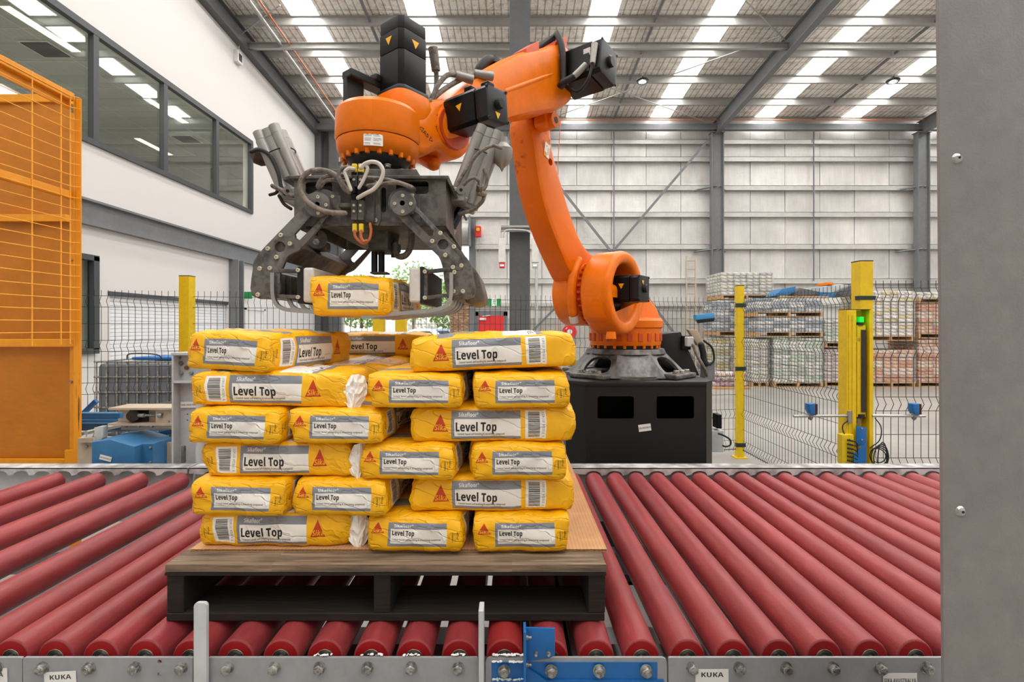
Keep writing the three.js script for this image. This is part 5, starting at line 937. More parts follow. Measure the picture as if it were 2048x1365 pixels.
// ---------------------------------------------------------------- foreground machine post
{
  const z = 0.82, t = thing('machine_post', 'tall grey painted sheet metal post with two round screws', 'post', V(X(1990, z), 0, -z - 0.1));
  const g = prism([[X(1867, z), 3.1], [X(2300, z), 3.1], [X(2300, z), 0], [X(1900, z), 0], [X(1888, z), Y(1365, z)]], -z, -z - 0.006, 0.001);
  part(t, 'sheet_panel', g, mat('warm_grey_powder_coat', '#85817e', 0.55, 0, { map: rep(T.mottle, 2), bump: rep(T.fine, 9), bs: 0.0003 }));
  part(t, 'return_flange', [bx(X(2300, z) - 0.006, X(2300, z), 0, 3.1, -z - 0.006, -z - 0.2), bx(X(2100, z), X(2300, z), 0, 3.1, -z - 0.19, -z - 0.2)], mat('warm_grey_powder_coat'));
  for (const [a, b] of [[1914, 317], [1921, 1023]]) { const s = part(t, 'screw_head', lathe([[0, 0.005], [0.0035, 0.0048], [0.0065, 0.0033], [0.0085, 0.0]], W(a, b, z), V(0, 0, 1), 24), M.steel); part(s, 'hex_socket', cyl(V(X(a, z), Y(b, z), -z + 0.0035), V(X(a, z), Y(b, z), -z + 0.0052), 0.0024, 0.0024, 6), M.rubber); }
}
// ---------------------------------------------------------------- orange guard at the left
{
  const GX = -2.816, zc = 3.21, yT = 3.1, yM = 2.47, yL = Y(688, 3.25), t = thing('orange_guard', 'orange painted machine guard with wire mesh above and sheet panels below', 'guard', V(GX, 0, -3.2));
  part(t, 'top_rail', [bx(GX - 0.03, GX + 0.01, yT - 0.05, yT, -2.68, -zc, 0.004), bx(GX - 0.035, GX - 0.025, yT - 0.1, yT - 0.05, -2.68, -zc)], M.guard);
  part(t, 'middle_rail', bx(GX - 0.03, GX + 0.005, yM - 0.05, yM, -2.68, -zc, 0.003), M.guard);
  part(t, 'lower_rail', bx(-4.2, X(146, 3.24), yL - 0.02, yL + 0.03, -3.24, -3.28, 0.003), M.guard);
  const wood = mat('chipped_guard_paint', '#ee9a08', 0.5, 0, { map: (() => texture(512, (u, v) => { const a = nB(u * 1.0, v * 0.6), b = nC(u, v); return v < 0.42 && a + b * 0.4 > 0.93 ? [0.42, 0.43, 0.42] : [0.97, 0.97, 0.97]; }, true, 6, 0.32))() });
  part(t, 'corner_post', [bx(X(147, zc), X(162, zc), 0, yT - 0.03, -zc, -zc - 0.006, 0.002), bx(X(147, zc), X(147, zc) + 0.006, 0, yT - 0.03, -zc, -zc - 0.05)], wood);
  part(t, 'inner_post', bx(X(139, 3.26), X(150, 3.26), 0, yT - 0.1, -3.26, -3.3, 0.003), M.guard);
  for (const y of [520, 764, 906]) part(t, 'post_bolt', hexBolt(W(143, y, 3.255), V(0, 0, 1), 0.009, 0.01), M.zinc);
  // mesh: long wires turn the corner onto the post
  const dy = 0.0715, hz = []; let k = 0;
  const wireM = mat('mesh_wire_paint', '#f6a92c', 0.45);
  for (let y = yT - 0.03; y > yL + 0.03; y -= dy) part(t, 'mesh_wire', tube([V(GX + 0.012, y, -2.66), V(GX + 0.012, y, -3.11), V(GX + 0.014, y - 0.002, -3.16), V(GX + 0.03, y, -3.196), V(X(160, 3.2), y - 0.001, -3.2)], 0.0027, 14, 5), wireM);
  for (const z of [2.927, 3.115, 3.18]) part(t, 'mesh_upright', cyl(V(GX + 0.007, yL, -z), V(GX + 0.007, yT, -z), 0.0036, 0.0036, 6), wireM);
  part(t, 'mesh_upright', cyl(V(X(148, 3.2), yL, -3.2), V(X(148, 3.2), yT - 0.02, -3.2), 0.0032, 0.0032, 6), M.guard);
  // sheets
  const sheet = (x0, x1, y0, y1, z, s) => { const g = new THREE.PlaneGeometry(x1 - x0, y1 - y0, 24, 36), p = g.attributes.position, f = noise2(8, s); for (let i = 0; i < p.count; i++) { const u = p.getX(i) / 1.5, v = p.getY(i) / 1.5; p.setZ(i, 0.028 * (f(0.5 + u * 0.9 - v * 0.75, 0.3 + v * 0.12) - 0.5)); } g.computeVertexNormals(); return g.translate((x0 + x1) / 2, (y0 + y1) / 2, -z); };
  part(t, 'lower_sheet', sheet(-4.2, X(140, 3.3), 0.55, yL, 3.31, 3), M.guardSheet);
  part(t, 'upper_sheet', sheet(-4.5, X(140, 3.5), yL, Y(192, 3.5), 3.5, 4), M.guardSheet);
  part(t, 'sheet_top_rail', bx(-4.5, X(136, 3.48), Y(204, 3.48), Y(188, 3.48), -3.48, -3.54, 0.004), M.guard); part(t, 'sheet_mid_rail', bx(-4.5, X(136, 3.48), Y(444, 3.48), Y(430, 3.48), -3.46, -3.5, 0.003), M.guard);
  part(t, 'bottom_rail', bx(-4.2, X(132, 3.28), 0.5, Y(919, 3.28), -3.27, -3.3), M.guard); part(t, 'foot_plate', bx(X(132, 3.25), X(160, 3.25), 0.0, Y(900, 3.25), -3.24, -3.255, 0.002), wood);
}
// ---------------------------------------------------------------- machinery between guard and bags
{
  const z = 2.78, t = thing('steel_column_section', 'pale grey painted steel column with bolted end plate beside the bags', 'column', W(370, 925, z));
  const c = M.frameGrey;
  part(t, 'web', bx(X(352, z + 0.06), X(420, z + 0.06), 0.5, Y(709, z), -z - 0.06, -z - 0.07), c); part(t, 'flange', bx(X(343, z), X(343, z) + 0.01, 0.5, Y(709, z), -z, -z - 0.14, 0.002), c); part(t, 'flange', bx(X(391, z), X(391, z) + 0.01, 0.5, Y(765, z), -z, -z - 0.14, 0.002), c);
  part(t, 'top_plate', bx(X(342, z), X(420, z), Y(711, z), Y(706, z), -z, -z - 0.14), c); part(t, 'shelf_plate', bx(X(345, z), X(420, z), Y(767, z), Y(763, z), -z - 0.0, -z - 0.08), c);
  for (const [x, y] of [[358, 716], [363, 727], [383, 727], [363, 747], [383, 747]]) part(t, 'bolt', hexBolt(W(x, y, z + 0.058), V(0, 0, 1), 0.0095, 0.012, 0.012), M.zinc);
  part(t, 'shaft_bore', cyl(W(373, 736, z + 0.0585), W(373, 736, z + 0.052), 0.012, 0.012, 20), mat('rust_brown', '#6b4a2e', 0.7)); for (const y of [829, 841]) part(t, 'small_hole', cyl(W(375, y, z + 0.0585), W(375, y, z + 0.057), 0.0035, 0.0035, 10), M.rubber);
  part(t, 'slotted_bar', bx(X(364, z), X(370, z), Y(926, z), Y(892, z), -z + 0.01, -z - 0.01, 0.003), M.castGrey);
}
tagThing('small tag reading SIKA AVUSTRALYA on the steel column', sikaA, 361, 400, 804, 816, 2.83, 0.03);
{
  const z = 3.15, t = thing('chain_conveyor_beam', 'beige channel beam with chain tensioner and black sprocket', 'beam', W(290, 860, z));
  const c = M.frameWarm;
  part(t, 'top_flange', bx(X(229, z), X(360, z), Y(818, z), Y(814, z), -z + 0.05, -z - 0.12), c); part(t, 'web', pprism([[236, 816], [360, 816], [360, 846], [236, 846], [236, 838], [246, 838], [248, 826], [236, 826]], z + 0.02, 0.01, 0.001), c); part(t, 'lower_flange', bx(X(228, z), X(360, z), Y(849, z), Y(845, z), -z + 0.05, -z - 0.12), c);
  part(t, 'bracket_plate', pbx(242, 345, 849, 860, z, 0.01), c); for (const x of [253, 279, 304]) part(t, 'bolt', hexBolt(W(x, 853, z), V(0, 0, 1), 0.008, 0.01), M.zinc);
  part(t, 'end_block', [pbx(311, 345, 817, 858, z - 0.03, 0.03, 0.003)], c); part(t, 'bolt', hexBolt(W(337, 843, z - 0.03), V(0, 0, 1), 0.009, 0.01), M.zinc);
  part(t, 'sprocket', cyl(W(266, 832, z + 0.03), W(266, 832, z - 0.04), 0.035, 0.035, 18), mat('greasy_brown_black', '#2a1f18', 0.5, 0.3)); part(t, 'bearing_housing', pbx(258, 296, 820, 844, z + 0.012, 0.03, 0.004), mat('greasy_brown_black'));
  part(t, 'tension_rod', cyl(W(284, 831, z - 0.02), W(345, 831, z - 0.02), 0.008, 0.008, 10), M.zinc); part(t, 'rod_nut', cyl(W(278, 831, z - 0.02), W(290, 831, z - 0.02), 0.015, 0.015, 6), M.zinc); part(t, 'rod_nut', cyl(W(317, 831, z - 0.035), W(325, 831, z - 0.035), 0.016, 0.016, 6), M.zinc);
  part(t, 'cover_plate', pprism([[276, 814], [344, 802], [362, 802], [362, 812]], z + 0.15, 0.01, 0), M.steelGrey);
}
{
  const z = 2.95, t = thing('blue_drive_cover', 'dusty blue folded drive cover with angled roof and small tag', 'cover', W(245, 928, z));
  part(t, 'hood', pprism([[183, 885], [220, 880], [269, 894], [269, 960], [183, 960]], z, 0.3, 0.004), M.blueDusty); part(t, 'side_panel', pbx(269, 306, 888, 960, z + 0.06, 0.2, 0.003), M.blueDusty);
  for (const y of [896, 925]) part(t, 'bolt', hexBolt(W(301, y, z + 0.06), V(0, 0, 1), 0.008, 0.01), M.zinc);
}
tagThing('tilted tag reading SIKA AVUSTRALYA on the blue cover', sikaA, 199, 223, 912, 922, 2.944, -0.25);
{
  const z = 3.1, t = thing('beige_side_frame', 'beige side frame behind the blue drive cover', 'frame', W(250, 930, z));
  part(t, 'frame_plate', pbx(155, 345, 886, 960, z + 0.03, 0.02), M.frameWarm); for (const [x, y] of [[174, 893], [319, 893]]) part(t, 'bolt', hexBolt(W(x, y, z + 0.03), V(0, 0, 1), 0.01, 0.012), M.zinc);
  part(t, 'top_angle', [pbx(155, 205, 877, 886, z, 0.03), pbx(205, 260, 875, 882, z + 0.2, 0.03)], M.frameWarm); part(t, 'bearing_block', pprism([[188, 856], [196, 854], [206, 854], [206, 876], [200, 882], [186, 884], [188, 870]], z - 0.02, 0.04, 0.003), M.frameGrey);
  part(t, 'shaft', cyl(W(172, 866, z - 0.02), W(242, 851, z + 0.3), 0.013, 0.013, 14), M.steel);
}
{
  const z = 3.7, t = thing('blue_frame_rails', 'long blue steel rails crossing behind the chain beam', 'rail', W(240, 875, z));
  part(t, 'upper_rail', [pbx(130, 240, 827, 842, z, 0.06, 0.004), pbx(130, 245, 841, 846, z - 0.03, 0.08)], M.blueDusty); part(t, 'lower_rail', pbx(130, 345, 847, 862, z + 0.1, 0.05, 0.003), M.blueDusty);
  part(t, 'slat_bed', [0, 1, 2, 3].map((i) => pprism([[130 + i * 45, 878], [158 + i * 45, 866], [176 + i * 45, 866], [150 + i * 45, 878]], z - 0.1, 0.012, 0)), mat('pale_blue_slats', '#5d93c4', 0.5)); part(t, 'ramp', pprism([[262, 876], [310, 866], [344, 858], [344, 868], [276, 884]], z - 0.4, 0.02, 0.001), M.blueDusty); part(t, 'diagonal_strut', bar(W(158, 836, z + 0.3), W(193, 802, z + 0.3), 0.03, 0.03), M.blue);
}
{ // container in a wire cage
  const z = 6.5, x0 = X(193, z), x1 = x0 + 1.2, y1 = 1.16, t = thing('liquid_container', 'grey plastic liquid container in a wire cage behind the fence', 'container', V((x0 + x1) / 2, 0, -z - 0.5));
  part(t, 'tank', bx(x0 - 0.02, x1 - 0.02, 0.15, y1 - 0.03, -z - 0.015, -z - 0.97, 0.07, 5), mat('grey_poly_tank', '#6c7077', 0.5, 0, { map: rep(T.mottle, 1) }));
  for (let i = 0; i <= 9; i++) part(t, 'cage_upright', cyl(V(x0 + i * 1.2 / 9, 0.14, -z), V(x0 + i * 1.2 / 9, y1, -z), 0.01, 0.01, 8), M.zinc); for (let i = 0; i <= 7; i++) part(t, 'cage_upright', cyl(V(x1, 0.14, -z - i / 7), V(x1, y1, -z - i / 7), 0.01, 0.01, 8), M.zinc);
  for (let i = 0; i < 6; i++) part(t, 'cage_ring', [cyl(V(x0 - 0.03, 0.16 + i * 0.198, -z), V(x1 + 0.02, 0.16 + i * 0.198, -z), 0.011, 0.011, 8), cyl(V(x1, 0.16 + i * 0.198, -z), V(x1, 0.16 + i * 0.198, -z - 1), 0.011, 0.011, 8), cyl(V(x0, 0.16 + i * 0.198, -z), V(x0, 0.16 + i * 0.198, -z - 1), 0.011, 0.011, 8)], M.zinc);
  part(t, 'skid', [bx(x0, x1, 0, 0.13, -z, -z - 0.1), bx(x0, x1, 0, 0.13, -z - 0.9, -z - 1)], M.steelGrey); part(t, 'lid_tray', [bx(x0 + 0.3, x1 - 0.25, y1, y1 + 0.04, -z - 0.2, -z - 0.8, 0.015)], M.blue); part(t, 'handle', tube([V(x0 + 0.32, y1 + 0.02, -z - 0.1), V(x0 + 0.36, y1 + 0.09, -z - 0.1), V(x0 + 0.7, y1 + 0.08, -z - 0.1), V(x0 + 0.8, y1 + 0.01, -z - 0.1)], 0.008, 24, 6), M.rubber);
}
// ---------------------------------------------------------------- safety fence
const FT = 1.94, fz = (x) => 4.96 + (x + 3.26) * 0.196;
const bendY = [FT - 0.09, FT - 0.52, FT - 0.93, FT - 1.4, FT - 1.78];
const wireG = (() => { const pts = [V(0, 0.08, 0)]; for (let i = bendY.length - 1; i >= 0; i--) { const b = bendY[i]; pts.push(V(0, b - 0.055, 0), V(0, b - 0.05, 0.002), V(0, b, 0.03), V(0, b + 0.05, 0.002), V(0, b + 0.055, 0)); } pts.push(V(0, FT + 0.02, 0)); const c = new THREE.CurvePath(); for (let i = 0; i + 1 < pts.length; i++) c.add(new THREE.LineCurve3(pts[i], pts[i + 1])); const n = []; for (const p of pts) n.push(p); 
  const l = []; for (let i = 0; i + 1 < n.length; i++) l.push(cyl(n[i], n[i + 1], 0.0024, 0.0024, 5, true)); return merge(l); })();
function fencePanel(a, b, label, pitch = 0.058) {           // a, b: [x, z] ends on the floor
  const dx = b[0] - a[0], dz = b[1] - a[1], L = Math.hypot(dx, dz), turn = Math.atan2(-dz, dx);
  const t = thing('wire_fence_panel', label, 'fence', V(a[0], 0, a[1]), undefined, turn);
  const n = Math.floor(L / pitch), off = (L - n * pitch) / 2;
  for (let i = 0; i <= n; i++) { const m = new THREE.Mesh(wireG, M.fenceGreen); m.name = 'vertical_wire'; m.position.x = off + i * pitch; m.castShadow = m.receiveShadow = true; t.add(m); }
  const hs = []; for (const y of bendY) { hs.push([y + 0.054, 0.004], [y - 0.054, 0.004]); } for (let i = 0; i + 1 < bendY.length; i++) hs.push([(bendY[i] + bendY[i + 1]) / 2, 0.004]); hs.push([0.1, 0.004]);
  for (const [y, z] of hs) part(t, 'horizontal_wire', cyl(V(0, y, z), V(L, y, z), 0.0026, 0.0026, 5), M.fenceGreen, { local: true });
}
const FX0 = X(150, 4.79), FXP = X(367, 4.96), FXM = -1.4, FXR = 2.82, FZR = -6.15, FZN = -3.85;
fencePanel([-4.15, -fz(-4.15)], [FXP, -fz(FXP)], 'dark green wire fence panel in front of the caged container');
fencePanel([FXP + 0.06, -fz(FXP)], [FXM, -fz(FXM)], 'dark green wire fence panel behind the gripper, left of the doorway posts');
fencePanel([-1.05, -fz(-1.05)], [FXR - 0.04, FZR], 'long dark green wire fence panel behind the robot arm');
fencePanel([FXR, FZR + 0.05], [FXR - 0.02, FZN - 0.05], 'dark green wire fence panel running back between two yellow posts');
fencePanel([2.8, FZN], [4.6, FZN], 'dark green wire fence panel right of the tall yellow post');
function fencePost(px0, px1, py, z, label, clips = []) {
  const x0 = X(px0, z), x1 = X(px1, z), y = Y(py, z), t = thing('fence_post', label, 'post', V((x0 + x1) / 2, 0, -z));
  part(t, 'tube', bx(x0, x1, 0, y - 0.006, -z, -z - (x1 - x0), 0.006), M.postYellow); part(t, 'cap', bx(x0, x1, y - 0.006, y, -z, -z - (x1 - x0)), M.motorCap); part(t, 'base_plate', bx(x0 - 0.03, x1 + 0.03, 0, 0.012, -z + 0.03, -z - (x1 - x0) - 0.03), M.postYellow);
  for (const c of clips) part(t, 'clip', bx(x0 - 0.012, x1 + 0.016, Y(c + 4, z), Y(c - 4, z), -z + 0.005, -z - 0.04, 0.002), M.fenceGreen);
}
fencePost(357, 378, 551, 4.9, 'yellow fence post beside the caged container');
fencePost(1475, 1489, 571, 6.1, 'slim yellow fence post with green clips in front of the wrapped pallets', [611, 738, 891]);
fencePost(1720, 1747, 521, 3.82, 'tall yellow fence post behind the light curtain', [596]);
fencePost(745, 766, 560, 5.3, 'yellow post in the doorway under the gripper, square edged'); fencePost(790, 810, 560, 5.3, 'yellow post in the doorway under the gripper, beside its twin');
// ---------------------------------------------------------------- light curtain
{
  const z = 3.4, t = thing('light_curtain', 'yellow light curtain housing with dark window and green lamp', 'sensor', V(X(1719, z), 0, -z));
  const x = (p) => X(p, z), y = (p) => Y(p, z);
  part(t, 'housing', bx(x(1693), x(1713), 0, y(620), -z, -z - 0.09, 0.004), M.postYellow); part(t, 'housing', bx(x(1739), x(1747), 0, y(620), -z, -z - 0.09, 0.003), M.postYellow); part(t, 'back_channel', bx(x(1712), x(1740), 0, y(621), -z - 0.075, -z - 0.09), M.postYellow); part(t, 'end_cover', bx(x(1693), x(1742), y(620), y(619), -z, -z - 0.09), M.motorCap);
  part(t, 'housing_rib', [bx(x(1697), x(1700), 0, y(631), -z + 0.004, -z), bx(x(1704), x(1707), 0, y(631), -z + 0.004, -z)], M.postYellow);
  part(t, 'optic_column', bx(x(1718), x(1736), y(836), y(650), -z - 0.02, -z - 0.06, 0.004), M.postYellow); part(t, 'dark_window', bx(x(1726), x(1735), y(826), y(660), -z - 0.012, -z - 0.02, 0.002), mat('dark_window_glass', '#2b2526', 0.15)); part(t, 'end_collar', cyl(V(x(1727), y(838), -z - 0.04), V(x(1727), y(830), -z - 0.04), 0.032, 0.032, 20), M.rubber); part(t, 'cable_gland', cyl(V(x(1724), y(850), -z - 0.04), V(x(1724), y(838), -z - 0.04), 0.018, 0.018, 12), M.hose);
  const green = new THREE.MeshStandardMaterial({ color: '#18b845', roughness: 0.3, emissive: '#0fb040', emissiveIntensity: 0.45 }); green.name = 'green_signal_lamp';
  part(t, 'signal_lamp', cyl(V(x(1725), y(645), -z - 0.03), V(x(1725), y(634), -z - 0.03), 0.026, 0.026, 20), green, { label: 'green signal lamp' }); part(t, 'lamp_base', cyl(V(x(1725), y(651), -z - 0.03), V(x(1725), y(645), -z - 0.03), 0.022, 0.022, 20), M.rubber);
  { const l = new THREE.PointLight('#30ff70', 0.006); l.position.set(x(1725), y(639), -z + 0.02); l.castShadow = true; scene.add(l); }
  part(t, 'maker_mark', plane(0.03, 0.06, V(x(1720), y(680), -z - 0.0195), -Math.PI / 2), canvasMat(128, 64, (c, w, h) => { c.fillStyle = '#e3bd0a'; c.fillRect(0, 0, w, h); c.fillStyle = '#222'; c.font = 'bold 44px sans-serif'; c.textAlign = 'center'; c.textBaseline = 'middle'; c.fillText('SICK', w / 2, h / 2); }), { uv: true });
  part(t, 'reflector_arm', cyl(V(x(1587), y(833), -z - 0.0), V(x(1698), y(832), -z), 0.0095, 0.0095, 14), M.steel); part(t, 'reflector_arm', cyl(V(x(1744), y(832), -z), V(x(1850), y(833), -z), 0.0095, 0.0095, 14), M.steel); part(t, 'arm_clamp', bx(x(1694), x(1701), y(846), y(822), -z + 0.015, -z, 0.002), M.alu);
  for (const px of [1625, 1832]) { const s = part(t, 'sensor_head', prism([[x(px - 10), y(808)], [x(px + 2), y(807)], [x(px + 2), y(829)], [x(px - 6), y(829)], [x(px - 10), y(820)]], -z + 0.02, -z - 0.03, 0.002), M.blue); part(s, 'lens', bx(x(px + 1), x(px + 8), y(829), y(808), -z + 0.015, -z - 0.03, 0.002), mat('dark_red_lens', '#3a0c10', 0.15)); part(s, 'clamp', lathe([[0, -0.03], [0.012, -0.02], [0.018, 0], [0.012, 0.02]], V(x(px - 4), y(833), -z), V(0, 1, 0), 14), M.steelGrey); }
  part(t, 'mounting_bracket', pprism([[1713, 852], [1733, 856], [1733, 890], [1713, 894]], z - 0.03, 0.006, 0.001), M.blue); part(t, 'mounting_bracket', pprism([[1708, 908], [1733, 886], [1733, 960], [1708, 960]], z - 0.05, 0.006, 0.001), M.blue); for (const [a, b] of [[1723, 858], [1723, 880]]) part(t, 'bolt', hexBolt(W(a, b, z - 0.03), V(0, 0, 1), 0.006, 0.007), M.zinc);
  part(t, 'terminal_box', bx(x(1678), x(1702), y(926), y(868), -z + 0.03, -z - 0.02, 0.004), M.postYellow); for (let i = 0; i < 6; i++) part(t, 'terminal_plug', [cyl(V(x(1687), y(878 + i * 8), -z + 0.04), V(x(1697), y(880 + i * 8), -z + 0.045), 0.006, 0.006, 10), tube([V(x(1697), y(880 + i * 8), -z + 0.045), V(x(1704), y(884 + i * 8), -z + 0.05), V(x(1706), y(905 + i * 3), -z + 0.045), V(x(1708), y(930), -z + 0.04)], 0.004, 16, 6)], M.rubber);
  for (let i = 0; i < 5; i++) { const g = new THREE.TorusGeometry(0.045 + i * 0.007, 0.0035, 6, 40); g.scale(1, 1.05 + 0.1 * i, 1); g.rotateY(0.3 * (i - 2)); g.translate(x(1753 + i * 1.5), y(911 + i), -z + 0.01 + i * 0.004); part(t, 'coiled_cable', g, M.rubber); }
  part(t, 'cable', cappedTube([V(x(1748), y(836), -z + 0.01), V(x(1760), y(855), -z + 0.01), V(x(1757), y(880), -z + 0.01), V(x(1738), y(896), -z + 0.01)], 0.0035, 24, 6), M.rubber); part(t, 'cable', cappedTube([V(x(1700), y(838), -z + 0.01), V(x(1684), y(850), -z + 0.01), V(x(1686), y(866), -z + 0.01), V(x(1694), y(878), -z + 0.03)], 0.0035, 24, 6), M.rubber);
}
// ---------------------------------------------------------------- things on the far wall and columns
{ // two hanging pedestrian lamps beside the free-standing column
  const z = 9.8, t = thing('lamp_bracket', 'grey wall bracket with conduit on the free-standing column', 'bracket', W(1030, 480, z));
  part(t, 'rail', [bx(X(1002, z), X(1078, z), Y(456, z), Y(452, z), -z + 0.05, -z - 0.2), bx(X(1002, z), X(1078, z), Y(464, z), Y(461, z), -z + 0.05, -z - 0.01)], M.galv); part(t, 'conduit', tube([W(1007, 476, z - 0.06), W(1008, 466, z - 0.06), W(1016, 460, z - 0.06), W(1050, 461, z - 0.06), W(1062, 466, z - 0.06)], 0.016, 30, 8), M.frameGrey);
  for (const [px, s] of [[1004, 'left of the dark column'], [1070, 'right of the dark column']]) { const q = thing('warning_lamp', 'long white warning light box hanging ' + s, 'light', W(px, 535, z)); part(q, 'box', bx(X(px - 7, z), X(px + 7, z), Y(526, z), Y(478, z), -z + 0.08, -z - 0.05, 0.01), M.white); part(q, 'lamp_shade', pprism([[px - 6, 526], [px + 6, 526], [px + 5, 536], [px - 5, 536]], z - 0.08, 0.1, 0.002), px < 1020 ? M.red : M.frameGrey); part(q, 'lamp_lens', pbx(px - 4, px + 4, 529, 533, z - 0.085, 0.02), mat('lens_white', '#f4f4f4', 0.3)); part(q, 'hanger', cyl(W(px - 2, 478, z), W(px - 2, 458, z), 0.006, 0.006, 6), M.galv); }
}
function exitSign(px0, px1, py0, py1, z, label, onLeftWall) {
  const m = canvasMat(256, 128, (x, w, h) => { x.fillStyle = '#0d8a3c'; x.fillRect(0, 0, w, h); x.fillStyle = '#f2f5f0'; x.fillRect(w * 0.33, 0, w * 0.36, h); x.strokeStyle = '#0d8a3c'; x.fillStyle = '#0d8a3c'; x.lineWidth = 9; x.lineCap = 'round'; x.beginPath(); x.arc(w * 0.53, h * 0.18, 9, 0, 6.3); x.fill(); for (const l of [[[0.52, 0.32], [0.5, 0.58]], [[0.52, 0.34], [0.6, 0.42], [0.64, 0.36]], [[0.51, 0.34], [0.43, 0.4], [0.41, 0.52]], [[0.5, 0.58], [0.57, 0.7], [0.56, 0.9]], [[0.5, 0.58], [0.46, 0.74], [0.38, 0.8]]]) { x.beginPath(); x.moveTo(l[0][0] * w, l[0][1] * h); for (const p of l.slice(1)) x.lineTo(p[0] * w, p[1] * h); x.stroke(); } });
  const g = new THREE.BoxGeometry(X(px1, z) - X(px0, z), Y(py0, z) - Y(py1, z), 0.05), c = W((px0 + px1) / 2, (py0 + py1) / 2, z); if (onLeftWall) g.rotateY(Math.PI / 2); g.translate(c.x, c.y, c.z);
  return single('exit_sign', label, 'sign', g, m, { uv: true });
}
exitSign(974, 1002, 598, 612, 19.4, 'green and white running man exit sign above the red door');
{ const z = 14.2, x = XL; single('exit_sign', 'small green exit sign on the white left wall', 'sign', [bx(x, x + 0.22, Y(598, z), Y(584, z), -z - 0.02, -z + 0.02, 0.004)], mat('exit_green', '#1f9a4c', 0.4)); }
{ // hose reel
  const z = 19.3, c = W(1139, 664, z), t = thing('hose_reel', 'round red fire hose reel on the far wall', 'hose reel', V(c.x, c.y - 0.27, c.z));
  part(t, 'drum', lathe([[0.1, 0.06], [0.12, 0.09], [0.25, 0.09], [0.27, 0.06], [0.27, -0.06], [0.1, -0.06]], c, V(0, 0, 1), 36), M.red); part(t, 'hub', cyl(V(c.x, c.y, c.z - 0.15), V(c.x, c.y, c.z + 0.1), 0.105, 0.1, 28), M.white); part(t, 'nozzle', bar(V(c.x - 0.16, c.y + 0.1, c.z + 0.1), V(c.x - 0.1, c.y + 0.16, c.z + 0.1), 0.03, 0.03), M.white);
}
{ // downpipe beside the column and red pipe
  single('downpipe', 'pale grey downpipe on the far wall right of the dark column', 'pipe', cyl(W(1073, 720, 19.3), W(1073, 530, 19.3), 0.06, 0.06, 14), M.frameGrey);
  single('sprinkler_pipe', 'thin copper red sprinkler pipe dropping down the far wall', 'pipe', [cyl(W(1116, 330, 18.9), W(1121, 239, 18.9), 0.014, 0.014, 8), cyl(W(1116, 330, 18.9), W(1117, 720, 18.9), 0.014, 0.014, 8)], M.copper);
  single('sprinkler_pipe', 'thin copper red sprinkler pipe running level under the far roof edge', 'pipe', cyl(V(X(1105, 18.9), Y(240, 18.9), -18.9), V(15.9, Y(240, 18.9), -18.9), 0.022, 0.022, 8), M.copper);
  const zz = (py) => (roofY(0) - HC - 0.45) / ((CY - py) / F + 0.07);
  single('sprinkler_pipe', 'thin copper red sprinkler pipe running down the roof slope by the left wall', 'pipe', cyl(W(518, 0, zz(0)), W(678, 232, zz(232)), 0.022, 0.022, 8), M.copper);
  single('conduit_pipe', 'bright galvanised pipe running down the roof slope by the left wall', 'pipe', cyl(W(497, 0, zz(0)), W(674, 247, zz(247)), 0.05, 0.05, 12), M.galv);
}
{ // ladder
  const z = 19.0, t = thing('ladder', 'thin pale ladder leaning on the far wall beside the column', 'ladder', W(1382, 740, z));
  for (const x of [1373, 1391]) part(t, 'rail', bar(W(x, 740, z - 0.6), W(x, 513, z + 0.3), 0.04, 0.06), M.frameWarm); for (let i = 0; i < 13; i++) part(t, 'rung', cyl(W(1373, 522 + i * 16.5, z + 0.26 - i * 0.065), W(1391, 522 + i * 16.5, z + 0.26 - i * 0.065), 0.016, 0.016, 8), M.frameWarm);
}
for (const [px, py, s] of [[1285, 163, 'between the first two right-hand skylights'], [1786, 163, 'near the rightmost skylight']]) {
  const z = 14.6, c = W(px, py, z), t = thing('high_bay_light', 'round dark high bay lamp hanging ' + s, 'light', c);
  part(t, 'ring', lathe([[0.1, 0.05], [0.17, 0.05], [0.18, 0.02], [0.16, -0.02], [0.1, -0.025]], c, V(0, 1, 0), 36), M.blackSteel);
  const g = new THREE.MeshStandardMaterial({ color: '#ffffff', emissive: '#ffffff', emissiveIntensity: 0.8, roughness: 0.5 }); g.name = 'lamp_lens'; part(t, 'lamp_lens', cyl(V(c.x, c.y - 0.02, c.z), V(c.x, c.y + 0.02, c.z), 0.1, 0.1, 28), g); part(t, 'driver', cyl(V(c.x, c.y + 0.05, c.z), V(c.x, c.y + 0.14, c.z), 0.06, 0.05, 20), M.blackSteel); part(t, 'hanger', cyl(V(c.x, c.y + 0.14, c.z), V(c.x, roofY(z) + 0.02, c.z), 0.008, 0.008, 6), M.steelGrey);
  const l = new THREE.PointLight('#ffffff', 3); l.position.set(c.x, c.y - 0.05, c.z); l.castShadow = true; scene.add(l);
}
{ // camera on the left wall under the eave
  const z = 11.6, x = XL + 0.02, t = thing('wall_siren', 'small white siren box with conduit high on the white wall', 'siren', V(x, Y(130, 13.6), -13.6));
  part(t, 'box', bx(x - 0.02, x + 0.1, Y(132, 13.9), Y(108, 13.9), -13.9, -13.65, 0.01), M.white); part(t, 'grille', bx(x + 0.09, x + 0.105, Y(128, 13.9), Y(114, 13.9), -13.85, -13.7), M.motorCap); part(t, 'conduit', tube([V(x + 0.02, Y(110, 13.9), -13.85), V(x + 0.02, Y(72, 13.9), -13.85), V(x + 0.02, Y(70, 13.9), -14.1), V(x + 0.02, Y(40, 13.9), -14.12)], 0.015, 16, 6, 0.1), M.white);
}
